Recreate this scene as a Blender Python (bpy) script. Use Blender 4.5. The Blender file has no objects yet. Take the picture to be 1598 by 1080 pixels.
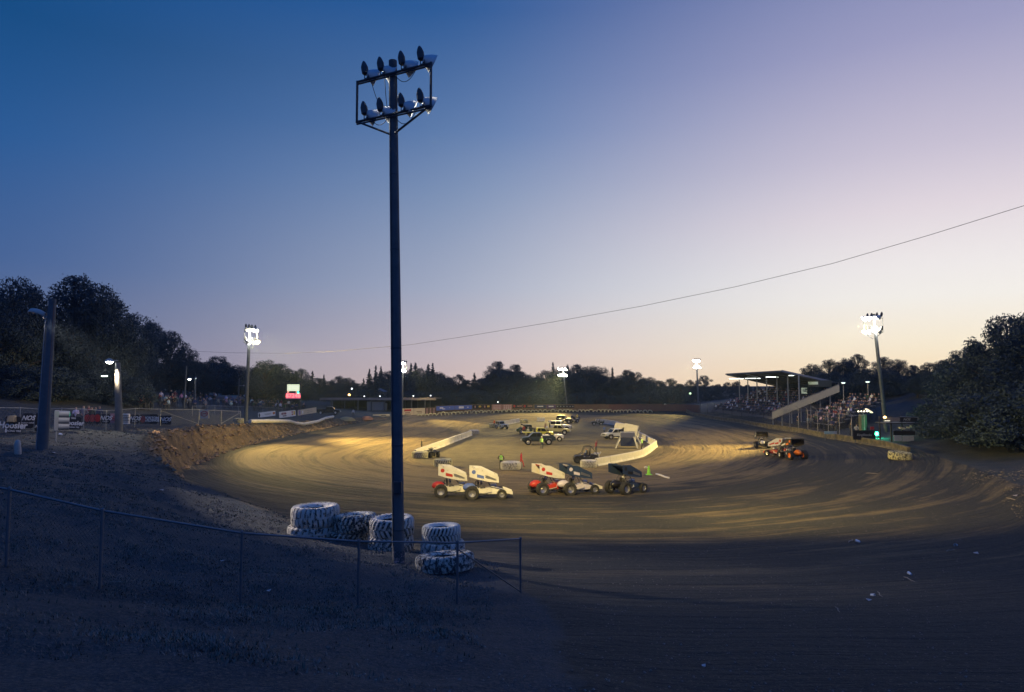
import bpy, bmesh, math, random
import numpy as np
from mathutils import Vector, Matrix, Euler
random.seed(11); np.random.seed(11)
R = math.radians
scene = bpy.context.scene
COL = scene.collection

# ------------------------------------------------------------------ camera
F_PX, CX, CY, PITCH = 1065.0, 799.0, 540.0, R(3.33)
CAM = Vector((0.0, 0.0, 9.0))
cd = bpy.data.cameras.new("camera"); cam = bpy.data.objects.new("camera", cd); COL.objects.link(cam)
cam.location = CAM; cam.rotation_euler = (R(90) + PITCH, 0, 0)
cd.sensor_width = 36.0; cd.lens = F_PX / 1598.0 * 36.0; cd.clip_end = 6000; cd.clip_start = 0.1
scene.camera = cam

def srgb(r, g, b, a=1.0):
    def c(u):
        u /= 255.0
        return u / 12.92 if u <= 0.04045 else ((u + 0.055) / 1.055) ** 2.4
    return (c(r), c(g), c(b), a)

# ------------------------------------------------------------------ world: dusk sky
world = bpy.data.worlds.new("World"); scene.world = world; world.use_nodes = True
nt = world.node_tree; nt.nodes.clear()
def N(t, tree=None, **k):
    n = (tree or nt).nodes.new(t)
    for a, v in k.items(): setattr(n, a, v)
    return n
def math_node(op, a, b=None, tree=None):
    tree = tree or nt
    n = N('ShaderNodeMath', tree, operation=op)
    for i, s in enumerate((a, b)):
        if s is None: continue
        if isinstance(s, (int, float)): n.inputs[i].default_value = s
        else: tree.links.new(s, n.inputs[i])
    return n.outputs[0]
tc = N('ShaderNodeTexCoord'); sx = N('ShaderNodeSeparateXYZ'); nt.links.new(tc.outputs['Generated'], sx.inputs[0])
elev = math_node('DIVIDE', math_node('ARCSINE', sx.outputs[2]), math.pi / 2)
azim = math_node('MULTIPLY', math_node('ARCTAN2', sx.outputs[0], sx.outputs[1]), 180 / math.pi)
def ramp(stops):
    n = N('ShaderNodeValToRGB'); cr = n.color_ramp; cr.interpolation = 'LINEAR'
    while len(cr.elements) < len(stops): cr.elements.new(0.5)
    for e, (d, c) in zip(cr.elements, stops): e.position = max(0, d / 90.0)
    for e, (d, c) in zip(cr.elements, stops): e.position = max(0, d / 90.0); e.color = srgb(*c)
    nt.links.new(elev, n.inputs[0]); return n.outputs[0]
rl = ramp([(0, (116, 120, 150)), (4.4, (92, 110, 150)), (8.6, (66, 98, 150)), (16.8, (36, 88, 148)), (24.3, (14, 74, 130)), (40, (12, 78, 152)), (90, (12, 84, 182))])
rc = ramp([(0, (226, 200, 190)), (2.8, (216, 200, 202)), (8.1, (182, 188, 206)), (15.8, (138, 157, 190)), (20.7, (102, 132, 179)), (29.5, (48, 94, 154)), (45, (16, 84, 162)), (90, (12, 84, 182))])
rr = ramp([(0, (254, 226, 182)), (3, (254, 240, 214)), (6.5, (250, 245, 238)), (8.6, (246, 240, 238)), (12.8, (229, 218, 225)), (16.8, (203, 195, 213)), (24.3, (158, 158, 194)), (38, (60, 96, 158)), (55, (16, 84, 166)), (90, (12, 84, 182))])
rb = ramp([(0, (84, 106, 156)), (10, (70, 102, 168)), (30, (44, 94, 172)), (90, (12, 84, 182))])
def maprange(v, a, b):
    n = N('ShaderNodeMapRange', interpolation_type='SMOOTHSTEP'); nt.links.new(v, n.inputs[0])
    n.inputs[1].default_value = a; n.inputs[2].default_value = b; return n.outputs[0]
def mixc(fac, a, b, tree=None):
    tree = tree or nt
    n = N('ShaderNodeMix', tree, data_type='RGBA')
    for s, i in ((fac, 0), (a, 6), (b, 7)):
        if isinstance(s, (int, float, tuple)): n.inputs[i].default_value = s
        else: tree.links.new(s, n.inputs[i])
    return n.outputs[2]
c1 = mixc(maprange(azim, -42, 10), rl, rc)
c2 = mixc(maprange(azim, -8, 33), c1, rr)
c3 = mixc(maprange(azim, 52, 100), c2, rb)
c4 = mixc(maprange(azim, -42, -80), c3, rb)
SUN_EL, SUN_ROT = R(-1.5), R(58)          # the sun has set beyond the right edge of the picture
sky = N('ShaderNodeTexSky', sky_type='NISHITA'); sky.sun_disc = False
sky.sun_elevation = SUN_EL; sky.sun_rotation = SUN_ROT
bg1 = N('ShaderNodeBackground'); nt.links.new(c4, bg1.inputs[0]); bg1.inputs[1].default_value = 1.0
bg2 = N('ShaderNodeBackground'); nt.links.new(sky.outputs[0], bg2.inputs[0]); bg2.inputs[1].default_value = 0.02
ad = N('ShaderNodeAddShader'); nt.links.new(bg1.outputs[0], ad.inputs[0]); nt.links.new(bg2.outputs[0], ad.inputs[1])
wo = N('ShaderNodeOutputWorld'); nt.links.new(ad.outputs[0], wo.inputs[0])
scene.view_settings.view_transform = 'Standard'; scene.view_settings.look = 'None'
scene.view_settings.exposure = 0.0; scene.view_settings.gamma = 1.0
scene.cycles.use_denoising = True
scene.cycles.max_bounces = 5; scene.cycles.sample_clamp_indirect = 3.0
scene.cycles.caustics_reflective = False; scene.cycles.caustics_refractive = False

# ------------------------------------------------------------------ picture <-> place
ct, st = math.cos(PITCH), math.sin(PITCH)
def ray(px, py):
    a, b = (px - CX) / F_PX, (CY - py) / F_PX
    return Vector((a, ct - b * st, st + b * ct))
def at(px, py, D):
    d = ray(px, py); return CAM + d * (D / d.y)

# ------------------------------------------------------------------ terrain
INNER = [(-12.7, 86), (-10, 79), (-4, 74), (3, 72.5), (9.7, 75.5), (17.4, 86.5), (21.8, 99), (24.5, 120), (25.5, 145), (22, 168), (14, 175), (2, 176), (-5, 170), (-7, 150), (-6.5, 130), (-9.8, 108)]
OUTER = [(45.5, 85), (46, 110), (46.5, 140), (47, 172), (44, 184), (37, 191), (25, 195.5), (10, 196.5), (-3, 194), (-13, 186), (-22, 171), (-28, 158), (-31.5, 148), (-33.5, 130), (-34.5, 110), (-34.5, 95),
         (-33, 77), (-29.5, 60), (-24, 49.5), (-19, 42.5), (-14, 37), (-9, 33), (-4, 30), (0, 26.5), (2.2, 22.5), (3.3, 18), (3.8, 12), (4, 4), (13.5, 4), (13.5, 12), (14.5, 19), (18.5, 25.5), (24, 34), (31, 46), (37, 60), (42, 73)]
def smooth_poly(P, it=2):
    for _ in range(it):
        Q = []
        for i in range(len(P)):
            a, b = P[i], P[(i + 1) % len(P)]
            Q += [(.75 * a[0] + .25 * b[0], .75 * a[1] + .25 * b[1]), (.25 * a[0] + .75 * b[0], .25 * a[1] + .75 * b[1])]
        P = Q
    return P
INS, OUTS = smooth_poly(INNER), smooth_poly(OUTER)
def sdist(x, y, P):
    """signed distance, negative inside"""
    x = np.asarray(x, float); y = np.asarray(y, float)
    best = np.full(x.shape, 1e18); ins = np.zeros(x.shape, bool)
    n = len(P)
    for i in range(n):
        (ax, ay), (bx, by) = P[i], P[(i + 1) % n]
        dx, dy = bx - ax, by - ay; L = dx * dx + dy * dy + 1e-12
        t = np.clip(((x - ax) * dx + (y - ay) * dy) / L, 0, 1)
        d = (x - ax - t * dx) ** 2 + (y - ay - t * dy) ** 2
        best = np.minimum(best, d)
        c = ((ay > y) != (by > y)) & (x < (bx - ax) * (y - ay) / (by - ay + 1e-12) + ax)
        ins ^= c
    d = np.sqrt(best); return np.where(ins, -d, d)
def tps_fit(P):
    P = np.array(P, float); n = len(P)
    r = np.hypot(P[:, None, 0] - P[None, :, 0], P[:, None, 1] - P[None, :, 1])
    K = r                                # linear (biharmonic in 3D) kernel: no overshoot
    K = K + 0 * np.eye(n)
    A = np.zeros((n + 1, n + 1)); A[:n, :n] = K - np.eye(n) * 1.5; A[:n, n] = 1; A[n, :n] = 1
    w = np.linalg.solve(A, np.append(P[:, 2], 0)); return P, w
def tps_eval(T, x, y):
    P, w = T; z = np.full(np.shape(x), w[-1])
    for (px_, py_, _), k in zip(P, w[:-1]): z = z + k * np.hypot(x - px_, y - py_)
    return z
def P3(px, py, D): return tuple(at(px, py, D))
GROUND_PTS = [P3(15, 885, 13.2), P3(160, 920, 13.2), P3(378, 940, 14.5), P3(560, 945, 15.8), P3(714, 940, 16.8), P3(812, 925, 18.75),
    P3(492, 840, 29), P3(555, 842, 29), P3(610, 855, 27), P3(690, 856, 26), P3(695, 893, 22), P3(622, 880, 24),
    (0, 0, 7.0), (-8, 1, 7.4), (8, 1, 6.7), (0, 8, 5.5), (-10, 6, 6.9), (-20, 5, 7.5), (6, 8, 5.2), (20, 5, 6),
    P3(300, 757, 38), P3(230, 712, 44), P3(188, 680, 55), P3(300, 664, 76), P3(380, 661, 96), P3(450, 660, 110), P3(560, 652, 149),
    P3(66, 702, 38), P3(28, 710, 38), P3(5, 684, 48), P3(110, 672, 52), P3(0, 790, 20), P3(0, 740, 28), P3(150, 780, 22), P3(200, 740, 32), P3(400, 830, 27),
    (-45, 70, 5.6), (-60, 70, 8), (-66, 85, 9.5), (-80, 90, 11), (-95, 60, 12), (-50, 95, 5.2), (-58, 108, 7.0), (-70, 120, 9), (-43, 110, 3.3), (-46, 130, 3.6), (-60, 150, 5), (-90, 150, 10), (-40, 50, 6), (-55, 45, 9), (-40, 25, 8), (-60, 20, 9),
    (24, 24, 4.0), (17, 11, 5), (30, 31, 3.6), (40, 44, 3.0), (46, 62, 2.4), (50, 75, 2.1), (28, 15, 5.5), (45, 35, 5),
    (46.5, 92, 1.9), (51, 100, 2.3), (60, 110, 5), (49, 118, 2.2), (49, 150, 2.3), (62, 150, 5), (76, 150, 9), (52, 97, 2.0), (49, 175, 2.3), (60, 82, 3.5), (68, 66, 7), (90, 85, 14), (100, 130, 15), (80, 190, 8), (60, 50, 7), (90, 40, 14), (130, 100, 22),
    (0, 199, 1.9), (20, 199, 2), (44, 195, 2.2), (-14, 190, 1.8), (-24, 176, 1.8), (-31, 160, 1.9), (-40, 185, 2.4), (0, 240, 3), (60, 230, 3.5), (120, 240, 8), (-100, 240, 6), (0, 330, 5), (-150, 330, 8), (150, 330, 10)]
TRACK_PTS = [(x, y, 0) for x, y in INNER] + [(5, 90, 0), (8, 110, 0), (10, 140, 0), (5, 160, 0)] + \
    [(x, y, 1.45) for x, y in OUTER if y > 40] + [(-14, 37, 1.6), (-9, 33, 1.8), (-4, 30, 2.05), (0, 26.5, 2.3), (2.2, 22.5, 2.75), (3.3, 18, 3.4), (3.8, 12, 4.5), (4, 4, 5.9),
     (13.5, 4, 5.8), (13.5, 12, 4.5), (14.5, 19, 3.4), (18.5, 25.5, 2.7), (24, 34, 2.2), (31, 46, 1.8), (8, 30, 1.9), (12, 38, 1.4), (0, 40, 1.2), (0, 52, .7), (20, 52, .9)]
TG, TT = tps_fit(GROUND_PTS), tps_fit(TRACK_PTS)
def smoothstep(t): t = np.clip(t, 0, 1); return t * t * (3 - 2 * t)
def hnoise(x, y, s, seed=0):
    return (np.sin(x * s + 1.3 * seed + 1.7 * np.sin(y * s * .7 + seed)) * np.cos(y * s * 1.1 + 2.1 * seed + 1.3 * np.sin(x * s * .6)))
def height(x, y, full=False):
    x = np.asarray(x, float); y = np.asarray(y, float)
    d = sdist(x, y, OUTS)
    zg = np.clip(tps_eval(TG, x, y), 1.2, 30); zt = tps_eval(TT, x, y)
    di = sdist(x, y, INS); zt = zt * smoothstep(di / 6 + .05)
    far = smoothstep((np.hypot(x, y - 110) - 230) / 200); zg = zg * (1 - far) + 6 * far
    w = np.where(np.hypot(x - 4, y) < 30, 3.5, 2.4)
    t = smoothstep(d / w)
    z = zt * (1 - t) + zg * t
    out = smoothstep((d - .5) / 3)
    z = z + out * (0.10 * hnoise(x, y, .9, 1) + 0.05 * hnoise(x, y, 2.3, 2))
    inside = 1 - smoothstep(d / 1.0)
    z = z + inside * (0.018 * hnoise(x, y, .8, 3) + .02 * hnoise(x, y, .35, 4))
    # erosion gullies and clods on the face of the bank
    face = np.exp(-((d - 1.3) / 1.2) ** 2) * (x < 0) * smoothstep((y - 34) / 8) * smoothstep((170 - y) / 20)
    z = z + face * (0.22 * hnoise(x, y, 1.9, 5) + 0.12 * hnoise(x, y, 4.1, 6))
    if full: return z, d, di
    return z
def gz(x, y): return float(height(np.array([x]), np.array([y]))[0])
def hit(px, py, dmin=6, dmax=420):
    d = ray(px, py)
    Y = np.concatenate([np.arange(dmin, 80, .15), np.arange(80, dmax, .5)])
    X = CAM.x + d.x / d.y * Y; Z = CAM.z + d.z / d.y * Y
    below = Z <= height(X, Y)
    i = int(np.argmax(below))
    if not below[i]: i = len(Y) - 1
    return Vector((X[i], Y[i], gz(X[i], Y[i])))
def on(x, y, dz=0.0): return Vector((x, y, gz(x, y) + dz))

# ------------------------------------------------------------------ materials
MATS = {}
def material(name, col, rough=.7, metal=0.0, var=.25, scale=6.0, bump=0.0, emit=None, es=0.0, objcol=False, spec=.4):
    if name in MATS: return MATS[name]
    m = bpy.data.materials.new(name); m.use_nodes = True; t = m.node_tree; b = t.nodes['Principled BSDF']
    b.inputs['Roughness'].default_value = rough; b.inputs['Metallic'].default_value = metal
    b.inputs['Specular IOR Level'].default_value = spec
    co = N('ShaderNodeTexCoord', t); no = N('ShaderNodeTexNoise', t); t.links.new(co.outputs['Object'], no.inputs['Vector'])
    no.inputs['Scale'].default_value = scale; no.inputs['Detail'].default_value = 6
    c = tuple(col[:3]) + (1,)
    if objcol:
        oi = N('ShaderNodeObjectInfo', t); base = oi.outputs['Color']
        dk = mixc(1.0, base, (1 - var, 1 - var, 1 - var, 1), t)
        t.nodes[-1].blend_type = 'MULTIPLY'
        out = mixc(no.outputs[0], dk, base, t)
    else:
        lo = tuple(u * (1 - var) for u in c[:3]) + (1,); hi = tuple(min(1, u * (1 + var)) for u in c[:3]) + (1,)
        out = mixc(no.outputs[0], lo, hi, t)
    t.links.new(out, b.inputs['Base Color'])
    if bump:
        bn = N('ShaderNodeBump', t); bn.inputs['Distance'].default_value = bump; bn.inputs['Strength'].default_value = .8
        t.links.new(no.outputs[0], bn.inputs['Height']); t.links.new(bn.outputs[0], b.inputs['Normal'])
    if emit:
        b.inputs['Emission Color'].default_value = tuple(emit[:3]) + (1,); b.inputs['Emission Strength'].default_value = es
    MATS[name] = m; return m

def MN(tree, op, a, b=None, *_): return math_node(op, a, b, tree)
def ground_material():
    m = bpy.data.materials.new("clay and dry grass ground"); m.use_nodes = True; t = m.node_tree; b = t.nodes['Principled BSDF']
    L = t.links.new
    b.inputs['Roughness'].default_value = .9; b.inputs['Specular IOR Level'].default_value = .25
    def attr(n): a = N('ShaderNodeAttribute', t); a.attribute_name = n; return a
    tr = attr('trackuv'); ms = attr('mask')
    sm = N('ShaderNodeSeparateXYZ', t); L(ms.outputs['Vector'], sm.inputs[0])
    def noise(vec, s, det=5, rough=.6):
        n = N('ShaderNodeTexNoise', t); L(vec, n.inputs['Vector']); n.inputs['Scale'].default_value = s
        n.inputs['Detail'].default_value = det; n.inputs['Roughness'].default_value = rough; return n.outputs[0]
    def rmp(v, a, ca, bb, cb):
        n = N('ShaderNodeValToRGB', t); e = n.color_ramp.elements; e[0].position = a; e[0].color = ca; e[1].position = bb; e[1].color = cb; L(v, n.inputs[0]); return n.outputs[0]
    geo = N('ShaderNodeNewGeometry', t); pos = geo.outputs['Position']
    n_st = noise(tr.outputs['Vector'], 1.0, 6, .62)           # streaks that run round the track
    n_fine = noise(pos, 5.0, 6, .7); n_mid = noise(pos, .55, 5, .6); n_big = noise(pos, .09, 3, .5)
    n_grit = noise(pos, 18.0, 3, .7)
    G = lambda g: (g, g, g, 1)
    # dry and moist clay, with part of the lit ring and shade painted in
    dry = (.31, .225, .115, 1); moist_shade = (.024, .028, .030, 1)
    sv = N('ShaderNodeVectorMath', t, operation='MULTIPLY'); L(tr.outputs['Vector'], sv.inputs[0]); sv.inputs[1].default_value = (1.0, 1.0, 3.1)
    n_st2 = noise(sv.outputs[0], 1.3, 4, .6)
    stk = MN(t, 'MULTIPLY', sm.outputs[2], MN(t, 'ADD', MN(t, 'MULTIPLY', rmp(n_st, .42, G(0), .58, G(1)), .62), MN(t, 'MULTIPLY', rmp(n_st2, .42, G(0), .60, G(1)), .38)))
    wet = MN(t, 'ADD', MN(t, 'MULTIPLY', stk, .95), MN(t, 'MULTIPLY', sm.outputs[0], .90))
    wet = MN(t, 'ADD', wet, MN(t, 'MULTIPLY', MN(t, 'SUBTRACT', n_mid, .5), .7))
    wet_shade_c = MN(t, 'MINIMUM', MN(t, 'MAXIMUM', MN(t, 'SUBTRACT', wet, .36), 0.0), 1.0)
    track = mixc(wet_shade_c, dry, moist_shade, t)
    track = mixc(MN(t, 'MULTIPLY', rmp(n_fine, .35, G(0), .7, G(1)), .35), track, (.10, .09, .075, 1), t)
    track = mixc(MN(t, 'MULTIPLY', rmp(n_grit, .48, G(0), .62, G(1)), .5), track, (.055, .05, .042, 1), t)
    track = mixc(MN(t, 'MULTIPLY', rmp(n_grit, .34, G(1), .40, G(0)), .5), track, (.30, .25, .17, 1), t)
    infield = mixc(rmp(n_mid, .35, G(0), .65, G(1)), (.135, .116, .074, 1), (.20, .166, .10, 1), t)
    infield = mixc(rmp(n_fine, .5, G(0), .75, G(1)), infield, (.075, .075, .052, 1), t)
    infield = mixc(MN(t, 'MULTIPLY', rmp(n_grit, .45, G(0), .7, G(1)), .45), infield, (.08, .075, .055, 1), t)
    grass = mixc(rmp(n_mid, .36, G(0), .64, G(1)), (.026, .042, .056, 1), (.058, .064, .070, 1), t)
    grass = mixc(rmp(n_fine, .42, G(0), .7, G(1)), grass, (.022, .034, .042, 1), t)
    grass = mixc(MN(t, 'MULTIPLY', rmp(n_grit, .50, G(0), .62, G(1)), .6), grass, (.15, .125, .105, 1), t)
    bank = mixc(rmp(n_mid, .4, G(0), .62, G(1)), (.075, .052, .036, 1), (.22, .155, .09, 1), t)
    bank = mixc(rmp(n_fine, .45, G(0), .6, G(1)), bank, (.08, .06, .045, 1), t)
    c = mixc(sm.outputs[1], track, infield, t)
    sb = attr('mask2'); s2 = N('ShaderNodeSeparateXYZ', t); L(sb.outputs['Vector'], s2.inputs[0])
    gm = rmp(MN(t, 'ADD', s2.outputs[0], MN(t, 'MULTIPLY', MN(t, 'SUBTRACT', n_fine, .5), .9)), .4, G(0), .6, G(1))
    c = mixc(gm, c, grass, t)
    bm_ = rmp(MN(t, 'ADD', s2.outputs[1], MN(t, 'MULTIPLY', MN(t, 'SUBTRACT', n_mid, .5), .6)), .35, G(0), .6, G(1))
    c = mixc(bm_, c, bank, t)
    L(c, b.inputs['Base Color'])
    # bump: streak ruts, clods, grit
    def bump(h, dist, prev=None, strength=1.0):
        n = N('ShaderNodeBump', t); n.inputs['Distance'].default_value = dist; n.inputs['Strength'].default_value = strength
        L(h, n.inputs['Height'])
        if prev: L(prev, n.inputs['Normal'])
        return n.outputs[0]
    b1 = bump(MN(t, 'MULTIPLY', stk, MN(t, 'SUBTRACT', 1.0, MN(t, 'MAXIMUM', gm, sm.outputs[1]))), .22); b2 = bump(n_fine, .10, b1); b3 = bump(n_grit, .03, b2)
    L(b3, b.inputs['Normal'])
    return m

# ------------------------------------------------------------------ object helpers
def tag(o, label=None, cat=None, group=None, kind=None):
    if label: o['label'] = label
    if cat: o['category'] = cat
    if group: o['group'] = group
    if kind: o['kind'] = kind
    return o
def empty(name, loc=(0, 0, 0), rz=0.0, label=None, cat=None, group=None):
    o = bpy.data.objects.new(name, None); COL.objects.link(o); o.location = loc; o.rotation_euler = (0, 0, rz)
    o.empty_display_size = .2
    return tag(o, label, cat, group)
CHILDREN = {}
def setparent(o, p):
    o.parent = p; CHILDREN.setdefault(p.name, []).append(o)
def copy_tree(o, parent=None):
    c = o.copy(); COL.objects.link(c)
    if parent: setparent(c, parent)
    for ch in CHILDREN.get(o.name, []): copy_tree(ch, c)
    return c
class MB:
    def __init__(s): s.v = []; s.f = []; s.m = []; s.M = Matrix.Identity(4)
    def add(s, vs, fs, mat=0):
        k = len(s.v); s.v += [tuple(s.M @ Vector(p)) for p in vs]; s.f += [tuple(i + k for i in q) for q in fs]; s.m += [mat] * len(fs); return s
    def box(s, c, d, mat=0, rot=None, taper=1.0, bev=0.0):
        x, y, z = d[0] / 2, d[1] / 2, d[2] / 2; Rm = (rot.to_matrix() if isinstance(rot, Euler) else rot) if rot else Matrix.Identity(3); c = Vector(c)
        if bev <= 0:
            vs = [(-x, -y, -z), (x, -y, -z), (x, y, -z), (-x, y, -z), (-x * taper, -y * taper, z), (x * taper, -y * taper, z), (x * taper, y * taper, z), (-x * taper, y * taper, z)]
            fs = [(0, 3, 2, 1), (4, 5, 6, 7), (0, 1, 5, 4), (1, 2, 6, 5), (2, 3, 7, 6), (3, 0, 4, 7)]
        else:
            b = min(bev, x * .9, y * .9, z * .9); vs = []; 
            rings = [(-z, b), (-z + b, 0), (z - b, 0), (z, b)]
            for k, (zz, q) in enumerate(rings):
                tp = 1 if k < 2 else taper
                X, Y = (x - q) * tp, (y - q) * tp; e = b * .6
                vs += [(-X + e, -Y, zz), (X - e, -Y, zz), (X, -Y + e, zz), (X, Y - e, zz), (X - e, Y, zz), (-X + e, Y, zz), (-X, Y - e, zz), (-X, -Y + e, zz)]
            fs = [tuple(range(7, -1, -1)), tuple(range(24, 32))]
            for k in range(3):
                for i in range(8):
                    j = (i + 1) % 8; fs.append((k * 8 + i, k * 8 + j, k * 8 + 8 + j, k * 8 + 8 + i))
        return s.add([c + Rm @ Vector(p) for p in vs], fs, mat)
    def frame(s, d):
        d = Vector(d).normalized(); u = d.cross(Vector((0, 0, 1)))
        if u.length < 1e-3: u = Vector((1, 0, 0))
        u.normalize(); return u, d.cross(u).normalized()
    def cyl(s, p0, p1, r0, r1=None, n=10, mat=0, caps=True):
        r1 = r0 if r1 is None else r1; p0, p1 = Vector(p0), Vector(p1); u, w = s.frame(p1 - p0)
        vs = []
        for p, r in ((p0, r0), (p1, r1)):
            vs += [p + (u * math.cos(2 * math.pi * i / n) + w * math.sin(2 * math.pi * i / n)) * r for i in range(n)]
        fs = [(i, (i + 1) % n, n + (i + 1) % n, n + i) for i in range(n)]
        if caps: fs += [tuple(range(n - 1, -1, -1)), tuple(range(n, 2 * n))]
        return s.add(vs, fs, mat)
    def tube(s, pts, r, n=6, mat=0, closed=False):
        pts = [Vector(p) for p in pts]; m = len(pts); vs = []; rr_ = r if isinstance(r, (list, tuple)) else [r] * m
        pu = None
        for i, p in enumerate(pts):
            a = pts[(i - 1) % m] if (closed or i > 0) else p; b = pts[(i + 1) % m] if (closed or i < m - 1) else p
            d = (b - a).normalized(); u, w = s.frame(d)
            if pu is not None:
                q = pu - d * pu.dot(d)
                if q.length > 1e-4: u = q.normalized(); w = d.cross(u)
            pu = u
            vs += [p + (u * math.cos(2 * math.pi * k / n) + w * math.sin(2 * math.pi * k / n)) * rr_[i] for k in range(n)]
        fs = []
        for i in range(m if closed else m - 1):
            j = (i + 1) % m
            fs += [(i * n + k, i * n + (k + 1) % n, j * n + (k + 1) % n, j * n + k) for k in range(n)]
        if not closed: fs += [tuple(range(n - 1, -1, -1)), tuple(range((m - 1) * n, m * n))]
        return s.add(vs, fs, mat)
    def lathe(s, prof, n=24, M=None, mat=0, closed=False):
        M = M or Matrix.Identity(4); vs = []; k = len(prof)
        for i in range(n):
            a = 2 * math.pi * i / n
            vs += [M @ Vector((r * math.cos(a), r * math.sin(a), z)) for r, z in prof]
        fs = []
        for i in range(n):
            j = (i + 1) % n
            for q in range(k if closed else k - 1):
                q2 = (q + 1) % k; fs.append((i * k + q, j * k + q, j * k + q2, i * k + q2))
        return s.add(vs, fs, mat)
    def prism(s, outline, y0, y1, mat=0, inset=0.0):
        """outline in x,z; extruded along y. inset narrows toward the two ends of y"""
        n = len(outline); cx = sum(p[0] for p in outline) / n; cz = sum(p[1] for p in outline) / n
        if inset:
            ys = [(y0, 1 - inset), (y0 + (y1 - y0) * .08, 1), (y1 - (y1 - y0) * .08, 1), (y1, 1 - inset)]
        else: ys = [(y0, 1), (y1, 1)]
        vs = []
        for y, k in ys: vs += [(cx + (x - cx) * k, y, cz + (z - cz) * k) for x, z in outline]
        fs = [tuple(range(n)), tuple(range((len(ys) - 1) * n + n - 1, (len(ys) - 1) * n - 1, -1))]
        for q in range(len(ys) - 1):
            fs += [(q * n + i, (q + 1) * n + i, (q + 1) * n + (i + 1) % n, q * n + (i + 1) % n) for i in range(n)]
        return s.add(vs, fs, mat)
    def loft(s, rings, mat=0, caps=True, closed=True):
        n = len(rings[0]); vs = [p for r in rings for p in r]; fs = []
        for q in range(len(rings) - 1):
            fs += [(q * n + i, q * n + (i + 1) % n, (q + 1) * n + (i + 1) % n, (q + 1) * n + i) for i in range(n if closed else n - 1)]
        if caps: fs += [tuple(range(n - 1, -1, -1)), tuple(range((len(rings) - 1) * n, len(rings) * n))]
        return s.add(vs, fs, mat)
    def build(s, name, mats, parent=None, smooth=False, loc=None):
        me = bpy.data.meshes.new(name); me.from_pydata(s.v, [], s.f)
        mats = mats if isinstance(mats, (list, tuple)) else [mats]
        for m in mats: me.materials.append(m)
        if len(mats) > 1: me.polygons.foreach_set('material_index', s.m)
        bm = bmesh.new(); bm.from_mesh(me); bmesh.ops.recalc_face_normals(bm, faces=bm.faces[:]); bm.to_mesh(me); bm.free()
        if smooth:
            me.polygons.foreach_set('use_smooth', [True] * len(me.polygons))
            me.set_sharp_from_angle(angle=R(38))
        me.update()
        o = bpy.data.objects.new(name, me); COL.objects.link(o)
        if parent: setparent(o, parent)
        if loc is not None: o.location = loc
        return o
_font_cache = {}
def lettering(text, size, mat_, parent, M, name='lettering', bold=0.0, shear=0.0, sx_=1.0, depth=.004):
    """flat raised letters; M maps x right, y up, z out of the sign"""
    cu = bpy.data.curves.new('t', 'FONT'); cu.body = text; cu.size = size; cu.align_x = 'CENTER'; cu.align_y = 'CENTER'
    cu.extrude = depth; cu.offset = bold; cu.shear = shear; cu.resolution_u = 3
    ob = bpy.data.objects.new('t', cu); COL.objects.link(ob)
    dg = bpy.context.evaluated_depsgraph_get(); me = bpy.data.meshes.new_from_object(ob.evaluated_get(dg))
    bpy.data.objects.remove(ob); bpy.data.curves.remove(cu)
    me.transform(M @ Matrix.Scale(sx_, 4, (1, 0, 0))); me.materials.clear(); me.materials.append(mat_)
    o = bpy.data.objects.new(name, me); COL.objects.link(o); setparent(o, parent); return o
def facing(p, n, up=(0, 0, 1)):
    """matrix: z axis = n, y axis = up-ish"""
    n = Vector(n).normalized(); x = Vector(up).cross(n).normalized(); y = n.cross(x)
    return Matrix(((x.x, y.x, n.x, p[0]), (x.y, y.y, n.y, p[1]), (x.z, y.z, n.z, p[2]), (0, 0, 0, 1)))

# ------------------------------------------------------------------ ground sheets
def axis_steps(segs):
    out = [segs[0][0]]
    for a, b, st_ in segs:
        n = max(1, int(round((b - a) / st_))); out += list(np.linspace(a, b, n + 1)[1:])
    return np.array(out)
xs = axis_steps([(-2500, -300, 220), (-300, -120, 12), (-120, -50, 2.5), (-50, -30, .7), (-30, 20, .5), (20, 52, .7), (52, 120, 2.5), (120, 300, 12), (300, 2500, 220)])
ys = axis_steps([(-300, -20, 40), (-20, 4, 2), (4, 45, .4), (45, 110, .7), (110, 200, 1.0), (200, 330, 6), (330, 600, 30), (600, 4500, 300)])
gx, gy = np.meshgrid(xs, ys); fx, fy = gx.ravel(), gy.ravel()
fz, dout, din = height(fx, fy, True)
nx, ny = len(xs), len(ys)
th = np.arctan2((fy - 115) / 1.9, fx - 5); vpar = np.clip(din, 0, None) / (np.clip(din, 0, None) + np.clip(-dout, 0, None) + .01)
lane = np.where(din > 0, din, 0)
tu = np.stack([np.cos(th) * 3.2, np.sin(th) * 3.2, lane * .42 + vpar * 4.0], 1)
ex = np.clip(din, 0, None)
# moist, worked-in clay outside, dry inside; shaded rim and lit ring painted in
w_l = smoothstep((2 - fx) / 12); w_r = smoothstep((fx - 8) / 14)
dry_lit_edge = 12.5 + 5.5 * w_l - 3.0 * w_r; dry_lit_fade = 9.0 - 4.5 * w_l + 3.0 * w_r
wet_shade_m = smoothstep((ex - dry_lit_edge) / dry_lit_fade) * 1.05 + .30 * (1 - smoothstep((fy - 16) / 16)) + smoothstep((3.0 - ex) / 3.0) * .15
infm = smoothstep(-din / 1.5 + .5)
nearm = .6 + .4 * smoothstep((fy - 16) / 18)
grm = smoothstep((dout - 1.9) / 1.6)
nearroad = (1 - smoothstep((fy - (11.0 + .22 * np.maximum(fx, -30) * 0 )) / 2.5)) * (fx < 6)
grm = np.clip(grm - .35 * nearroad, 0, 1)
bkm = np.exp(-((dout - 1.1) / 1.25) ** 2) * (fx < 0) * (fy > 36) * (fy < 158) 
far_grass = (fy > 200) | (np.abs(fx) > 60)
gmat = ground_material()
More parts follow.
